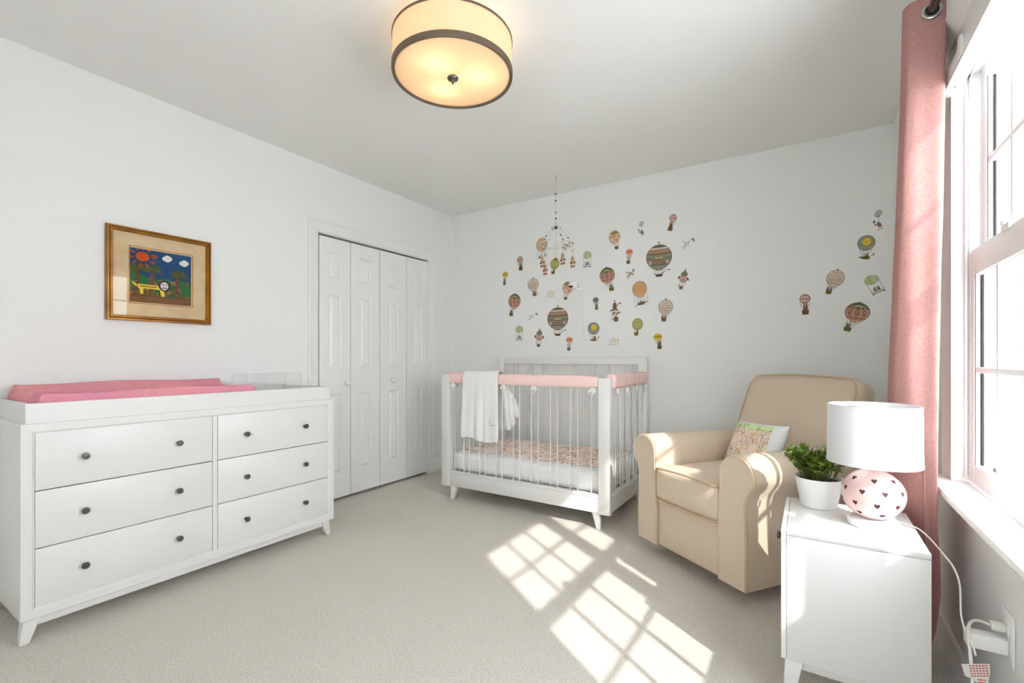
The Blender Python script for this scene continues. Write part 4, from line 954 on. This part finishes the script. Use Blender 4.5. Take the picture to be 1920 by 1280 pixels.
def d_swirl(A, lean):
    bx = .5 - .18 * lean; ropes(A, .5, bx, .5, .24, .5, .02); env(A, .5, .66, .49, .34, (182, 180, 112), .45, bx * .5 + .25, .32)
    for k in (-.86, -.3, .3, .86): meridian(A, .5, .66, .49, .33, k, (118, 118, 60), .018)
    for x in (.36, .64): A.ell(x, .63, .09, .12, (132, 132, 70), n=14); A.ell(x, .63, .06, .085, (208, 204, 140), n=14)
    basket(A, bx, .0, .2, .2, (124, 112, 50)); A.ell(bx + .1, .24, .08, .05, BSK2, n=9)
def d_small(A, c1, c2, lean, bear=False):
    bx = .5 + .14 * lean; ropes(A, .5, bx, .58, .24, .5, .03); env(A, .5, .78, .46, .215, c1, .3, .5, .57); band(A, .5, .78, .46, .215, -.12, .2, c2); A.line([(.12, .80), (.3, .84), (.5, .8), (.7, .85), (.88, .8)], .03, OUT)
    basket(A, bx, 0, .26, .22, BSK); critters(A, bx, .3, .15, 2, (GRN, BSK2) if bear else (CRM, GRY))
def d_sunmoon(A, lean):
    bx = .5 + .18 * lean; ropes(A, .5, bx, .42, .2, .5, .018); env(A, .5, .66, .49, .33, (212, 176, 146), .45, .5 + .07 * lean, .32)
    band(A, .5, .66, .49, .33, .5, .95, (150, 134, 80)); A.ell(.44, .78, .13, .085, (120, 100, 50)); A.ell(.44, .78, .10, .065, (196, 162, 84))
    A.line([(.05, .62), (.25, .68), (.45, .62), (.7, .7), (.93, .66)], .02, (120, 80, 60)); A.ell(.3, .54, .1, .03, (226, 200, 172), .2); A.ell(.66, .5, .12, .04, (150, 116, 70), -.1); A.ell(.72, .74, .06, .03, (226, 200, 172))
    basket(A, bx, 0, .18, .16, (112, 112, 54)); A.ell(bx, .22, .09, .07, CRM, n=10); A.ell(bx, .29, .06, .045, CRM, n=9)
def d_castle(A, lean):
    A.line([(.55, .96), (.58, 1.0)], .02, OUT); ropes(A, .48, .45, .34, .14, .4, .025)
    A.poly([(.2, .66), (.82, .66), (.72, .80), (.6, .86), (.55, .97), (.44, .84), (.3, .78)], OUT); A.poly([(.24, .67), (.78, .67), (.69, .79), (.58, .85), (.54, .94), (.45, .83), (.32, .77)], (116, 124, 100))
    A.ell(.5, .49, .34, .17, OUT); A.ell(.5, .49, .31, .155, (202, 158, 150)); A.rect(.3, .72, .6, .68, (146, 130, 112)); A.ell(.42, .64, .035, .025, OUT, n=8); A.ell(.6, .64, .035, .025, OUT, n=8); band(A, .5, .49, .33, .165, -.9, -.5, (150, 152, 138)); A.ell(.5, .47, .08, .05, (170, 120, 120), n=10); A.ell(.12, .55, .11, .06, (112, 116, 70), .8, 10); A.ell(.88, .5, .09, .05, (112, 98, 86), -.7, 10); A.line([(.9, .48), (1.0, .44)], .03, OUT)
    A.line([(.3, .2), (.12, .12)], .03, OUT); A.ell(.46, .2, .1, .05, CRM, n=10); basket(A, .44, 0, .17, .14, (120, 100, 70))
def d_tower(A, lean):
    A.poly([(.28, .58), (.62, .58), (.6, .82), (.45, .92), (.3, .82)], OUT); A.poly([(.32, .6), (.58, .6), (.56, .8), (.45, .88), (.34, .8)], (150, 104, 84)); A.rect(.4, .5, .92, 1.0, (160, 96, 80))
    for x in (.38, .5):
        for y in (.64, .74): A.rect(x, x + .05, y, y + .05, (70, 52, 44))
    A.rect(.12, .75, .52, .57, OUT); A.line([(.6, .7), (.78, .82), (.95, .86)], .04, (120, 90, 66)); A.ell(.9, .84, .09, .03, (140, 110, 80), .4, 8); A.line([(.3, .56), (.08, .5), (.04, .44)], .04, OUT)
    for s in (.25, .4, .62, .75): A.line([(s, .52), (s * .5 + .3, .3)], .025, OUT)
    for x, y, r in ((.3, .36, .08), (.45, .42, .09), (.6, .34, .08), (.72, .4, .09), (.55, .22, .1), (.88, .42, .07), (.25, .1, .06)): A.ell(x, y, r, r * .5, OUT, n=9); A.ell(x, y, r * .7, r * .33, (170, 120, 96), n=8)
    basket(A, .57, 0, .2, .2, (132, 104, 66)); A.line([(.3, .5), (.28, .08)], .02, OUT)
def d_stork(A, lean):
    W_ = (222, 218, 206); A.ell(.42, .5, .2, .13, OUT, .6); A.ell(.42, .5, .17, .10, W_, .6)
    A.line([(.52, .6), (.66, .74), (.8, .84)], .07, OUT); A.line([(.52, .6), (.66, .74), (.79, .83)], .045, W_); A.ell(.8, .86, .06, .06, OUT, n=9); A.poly([(.82, .9), (.98, .97), (.84, .83)], (140, 110, 84)); A.ell(.93, .74, .07, .15, OUT, n=10); A.ell(.93, .73, .05, .11, (146, 122, 98), n=10)
    A.poly([(.34, .56), (.12, .84), (.2, .55)], OUT); A.poly([(.33, .56), (.14, .78), (.22, .55)], W_); A.poly([(.48, .42), (.64, .2), (.38, .36)], OUT); A.poly([(.47, .42), (.6, .24), (.4, .37)], W_)
    A.line([(.32, .38), (.12, .14), (.03, .12)], .03, OUT); A.line([(.36, .34), (.2, .06), (.12, .0)], .03, OUT)
def d_fox(A, lean):
    F = (190, 164, 116); A.ell(.45, .5, .25, .12, OUT, .75); A.ell(.45, .5, .22, .09, F, .75); A.ell(.8, .82, .13, .12, OUT, .3); A.ell(.8, .82, .1, .09, F, .3); A.poly([(.7, .9), (.74, 1.0), (.82, .92)], OUT); A.poly([(.85, .93), (.97, 1.0), (.94, .86)], OUT); A.poly([(.9, .84), (1.0, .76), (.86, .74)], CRM)
    A.line([(.6, .6), (.84, .44), (.8, .3)], .06, OUT); A.line([(.45, .62), (.28, .7), (.1, .62)], .06, OUT); A.line([(.35, .36), (.16, .3), (.08, .14)], .07, OUT); A.line([(.4, .34), (.34, .12), (.24, .02)], .07, OUT); A.ell(.1, .66, .12, .09, OUT, -.5); A.ell(.1, .66, .09, .06, CRM, -.5); A.ell(.7, .42, .12, .09, (206, 180, 176), .5)
def d_cloud(A, lean):
    A.line([(0, .05), (.25, .12), (.5, .04), (.8, .14), (1.0, .12)], .02, OUT); A.ell(.52, .48, .21, .44, (110, 100, 88), n=22); A.ell(.52, .47, .19, .41, (228, 220, 202), n=22); A.ell(.36, .3, .14, .2, (228, 220, 202), n=14); A.ell(.68, .3, .13, .2, (228, 220, 202), n=14)
    A.line([(.42, .58), (.45, .5)], .012, OUT); A.line([(.5, .62), (.5, .55)], .012, OUT); A.line([(.58, .6), (.6, .52)], .012, OUT); A.line([(.2, .42), (.34, .5)], .015, OUT); A.line([(.84, .14), (.86, .7)], .02, (100, 84, 60)); A.ell(.87, .74, .035, .1, (130, 104, 70), n=9)
def d_trip(A, lean):
    A.ell(.55, .84, .38, .155, OUT, .15); A.ell(.55, .84, .34, .13, (176, 184, 172), .15); A.poly([(.5, .70), (.66, .70), (.58, .64)], OUT); A.line([(.58, .66), (.62, .4)], .03, OUT)
    A.ell(.64, .28, .24, .12, OUT, -.3); A.ell(.66, .28, .2, .095, (170, 104, 82), -.3); A.line([(.45, .28), (.25, .26), (.14, .36)], .07, OUT); A.line([(.45, .28), (.25, .26), (.14, .36)], .035, GRY); A.ell(.13, .42, .1, .045, OUT, 0, 9); A.rect(.08, .2, .44, .52, DKG); A.rect(.02, .26, .42, .45, DKG)
    A.line([(.6, .18), (.6, .03)], .04, OUT); A.line([(.8, .2), (.86, .06)], .04, OUT); A.ell(.57, .02, .08, .02, DKG, n=8); A.ell(.9, .05, .08, .02, DKG, n=8); A.line([(.85, .26), (1.0, .2)], .05, (206, 150, 146))
def WP(u, v):   # photo measurement of the sticker on the back wall, turned into metres along and up that wall
    f_, a = 876., math.atan(558 / 876); F = (-math.sin(a), math.cos(a)); Rr = (math.cos(a), math.sin(a))
    dx, dy, dz = F[0] + Rr[0] * (u - 960) / f_, F[1] + Rr[1] * (u - 960) / f_, (672 - v) / f_
    k = YB / dy; return dx * k, 1.055 + dz * k
DEC = [
 ('hot_air_balloon_decal', 'B', (370, 443, 452, 592), lambda A, l: d_bowl(A, (224, 196, 160), (208, 170, 132), l), 0, 'cream and peach striped balloon wall decal directly behind the left of the hanging mobile'),
 ('hot_air_balloon_decal', 'B', (468, 585, 530, 688), d_swirl, 1, 'olive green balloon wall decal half hidden by the mobile rainbows'),
 ('fox_decal', 'B', (553, 470, 610, 532), d_fox, 0, 'flying fox wall decal beside the right edge of the mobile ring'),
 ('hot_air_balloon_decal', 'B', (245, 570, 290, 665), d_lattice, -1, 'tiny red laced balloon wall decal left of the mobile, above the yellow one'),
 ('hot_air_balloon_decal', 'B', (150, 672, 188, 762), lambda A, l: d_small(A, (200, 172, 60), (176, 140, 40), l, True), -1, 'yellow balloon wall decal farthest left near the closet'),
 ('hot_air_balloon_decal', 'B', (317, 708, 392, 836), d_spire, .8, 'small cream scalloped balloon wall decal below and left of the mobile'),
 ('snowy_hill_decal', 'B', (427, 798, 505, 845), d_cloud, 0, 'small white snow mound wall decal left of the baby monitor'),
 ('hot_air_balloon_decal', 'B', (185, 813, 272, 970), d_house, -.8, 'green capped red house balloon wall decal on the far left of the cluster'),
 ('stork_decal', 'B', (318, 945, 385, 995), d_stork, 0, 'small white stork wall decal left of the lower big grey balloon'),
 ('hot_air_balloon_decal', 'B', (236, 1033, 288, 1133), d_green, 0, 'green striped balloon wall decal lowest on the left of the cluster'),
 ('castle_balloon_decal', 'B', (360, 1045, 430, 1173), d_castle, 1, 'pink castle balloon wall decal with a green roof low over the crib'),
 ('hot_air_balloon_decal', 'B', (450, 893, 588, 1100), d_big, 0, 'large ornate grey brown balloon wall decal just above the crib'),
 ('hot_air_balloon_decal', 'B', (573, 1107, 620, 1198), lambda A, l: d_small(A, (222, 150, 118), (196, 116, 84), l), -.6, 'small orange balloon wall decal lowest, just above the crib back rail'),
 ('hot_air_balloon_decal', 'B', (550, 738, 616, 858), d_sunmoon, -1, 'peach patterned balloon wall decal touching the baby monitor lens'),
 ('hot_air_balloon_decal', 'B', (686, 536, 744, 645), d_green, 0, 'green striped balloon wall decal right of the mobile'),
 ('hot_air_balloon_decal', 'B', (750, 843, 792, 926), lambda A, l: d_small(A, (112, 118, 124), (150, 134, 80), l, True), 1, 'smallest blue grey balloon wall decal right of the monitor cable'),
 ('hot_air_balloon_decal', 'B', (718, 1008, 797, 1135), d_sun, 0, 'blue grey sun face balloon wall decal low over the crib'),
 ('hot_air_balloon_decal', 'B', (795, 635, 906, 808), d_house, .9, 'green capped red house balloon wall decal in the centre of the cluster'),
 ('hot_air_balloon_decal', 'B', (858, 398, 935, 525), d_sunmoon, 1, 'peach patterned balloon wall decal at the top of the main cluster'),
 ('hot_air_balloon_decal', 'B', (970, 520, 1020, 620), lambda A, l: d_small(A, (222, 150, 118), (196, 116, 84), l), -.9, 'small orange balloon wall decal left of the upper big grey balloon'),
 ('fox_decal', 'B', (972, 655, 1035, 720), d_fox, 0, 'flying fox wall decal between the red house balloon and big grey balloon'),
 ('balloon_bird_decal', 'B', (1053, 338, 1095, 438), d_trip, 0, 'small bird on a pale balloon wall decal high in the main cluster'),
 ('hot_air_balloon_decal', 'B', (1250, 286, 1315, 405), d_lattice, 1, 'cream and brown laced balloon wall decal topmost on the back wall'),
 ('stork_decal', 'B', (1342, 448, 1430, 518), d_stork, 0, 'white stork wall decal right of the upper big grey balloon'),
 ('hot_air_balloon_decal', 'B', (1108, 473, 1280, 706), d_big, 0, 'largest ornate grey brown balloon wall decal at the upper right of the cluster'),
 ('castle_balloon_decal', 'B', (1310, 643, 1402, 795), d_castle, 1, 'pink castle balloon wall decal right of the largest grey balloon'),
 ('hot_air_balloon_decal', 'B', (1010, 730, 1122, 905), lambda A, l: d_bowl(A, (226, 178, 140), (228, 192, 112), l), 0, 'yellow and peach striped balloon wall decal with a long roped gondola'),
 ('flying_house_decal', 'B', (862, 862, 942, 1005), d_tower, 0, 'brown flying house wall decal with a basket below the red house balloon'),
 ('hot_air_balloon_decal', 'B', (1187, 848, 1288, 1003), d_spire, -.5, 'cream scalloped balloon wall decal at the right edge of the main cluster'),
 ('hot_air_balloon_decal', 'B', (1013, 983, 1087, 1098), d_swirl, .6, 'olive green balloon wall decal low at the right of the cluster'),
 ('hot_air_balloon_decal', 'B', (1155, 1083, 1218, 1190), lambda A, l: d_small(A, (206, 184, 60), (184, 158, 44), l, True), 1, 'yellow balloon wall decal lowest at the right end of the main cluster'),
 ('snowy_hill_decal', 'B', (843, 1112, 932, 1163), d_cloud, 0, 'white snow mound wall decal right of the sun face balloon over the crib'),
 ('balloon_bird_decal', 'C', (838, 147, 918, 305), d_trip, 0, 'top hatted bird on a grey balloon wall decal highest beside the curtain'),
 ('hot_air_balloon_decal', 'C', (704, 340, 863, 540), d_sun, 0, 'blue grey sun face balloon wall decal beside the pink curtain'),
 ('hot_air_balloon_decal', 'C', (447, 602, 620, 827), d_spire, -.9, 'cream scalloped balloon wall decal above the armchair'),
 ('hot_air_balloon_decal', 'C', (767, 650, 932, 827), d_green, 0, 'tilted green striped balloon wall decal closest to the pink curtain'),
 ('hot_air_balloon_decal', 'C', (247, 815, 343, 978), d_lattice, -.4, 'small brown laced balloon wall decal leftmost of those above the armchair'),
 ('hot_air_balloon_decal', 'C', (588, 866, 825, 1127), d_house, -1, 'large green capped red house balloon wall decal lowest above the armchair')]
ROT = {17: 6, 22: -10, 25: -10, 35: 24, 37: -12, 34: -12, 36: 0, 33: -5, 7: -4, 0: -3, 26: 5, 30: 3}
for idx, (nm, grp, (u0, v0, u1, v1), fn, lean, lab) in enumerate(DEC):
    sc_, ou, ov = (3.5545, 900, 320) if grp == 'B' else (4.2654, 1440, 360)
    xa, _ = WP(ou + u0 / sc_, ov + v0 / sc_); xb, _ = WP(ou + u1 / sc_, ov + v0 / sc_); um = ou + (u0 + u1) / 2 / sc_
    _, za = WP(um, ov + v1 / sc_); _, zb_ = WP(um, ov + v0 / sc_)
    A = Art(); fn(A, lean); th = math.radians(ROT.get(idx, 0)); xc, zc, w_, h_ = (xa + xb) / 2, (za + zb_) / 2, xb - xa, zb_ - za
    k = 1 / (1 + .5 * abs(math.sin(th)) * max(w_, h_) / min(w_, h_))
    def fdec(x, y, h, xc=xc, zc=zc, w_=w_ * k, h_=h_ * (k + 1) / 2, th=th):
        a_, b_ = (x - .5) * w_, (y - .5) * h_
        return Vector((xc + a_ * math.cos(th) - b_ * math.sin(th), YB - h, zc + a_ * math.sin(th) + b_ * math.cos(th)))
    o = A.build(nm, fdec, ctr=(xc, YB, zc)); tag(o, lab, 'wall decal', 'balloon and animal wall decals')
    if getattr(A, 'paris', 0):
        cv = bpy.data.curves.new('sign_letters', 'FONT'); cv.body = 'PARIS'; cv.align_x = 'CENTER'; cv.align_y = 'CENTER'; cv.size = h_ * .052; cv.space_character = 1.25
        tmp = bpy.data.objects.new('tmp', cv); me = bpy.data.meshes.new_from_object(tmp); bpy.data.objects.remove(tmp)
        me.materials.append(BLACKM); me.materials[0] = BLACKM
        l = bpy.data.objects.new('sign_letters', me); COL.objects.link(l); l.parent = o; l.rotation_euler = (PI / 2, 0, 0); l.location = (0, -.0095, h_ * .04)
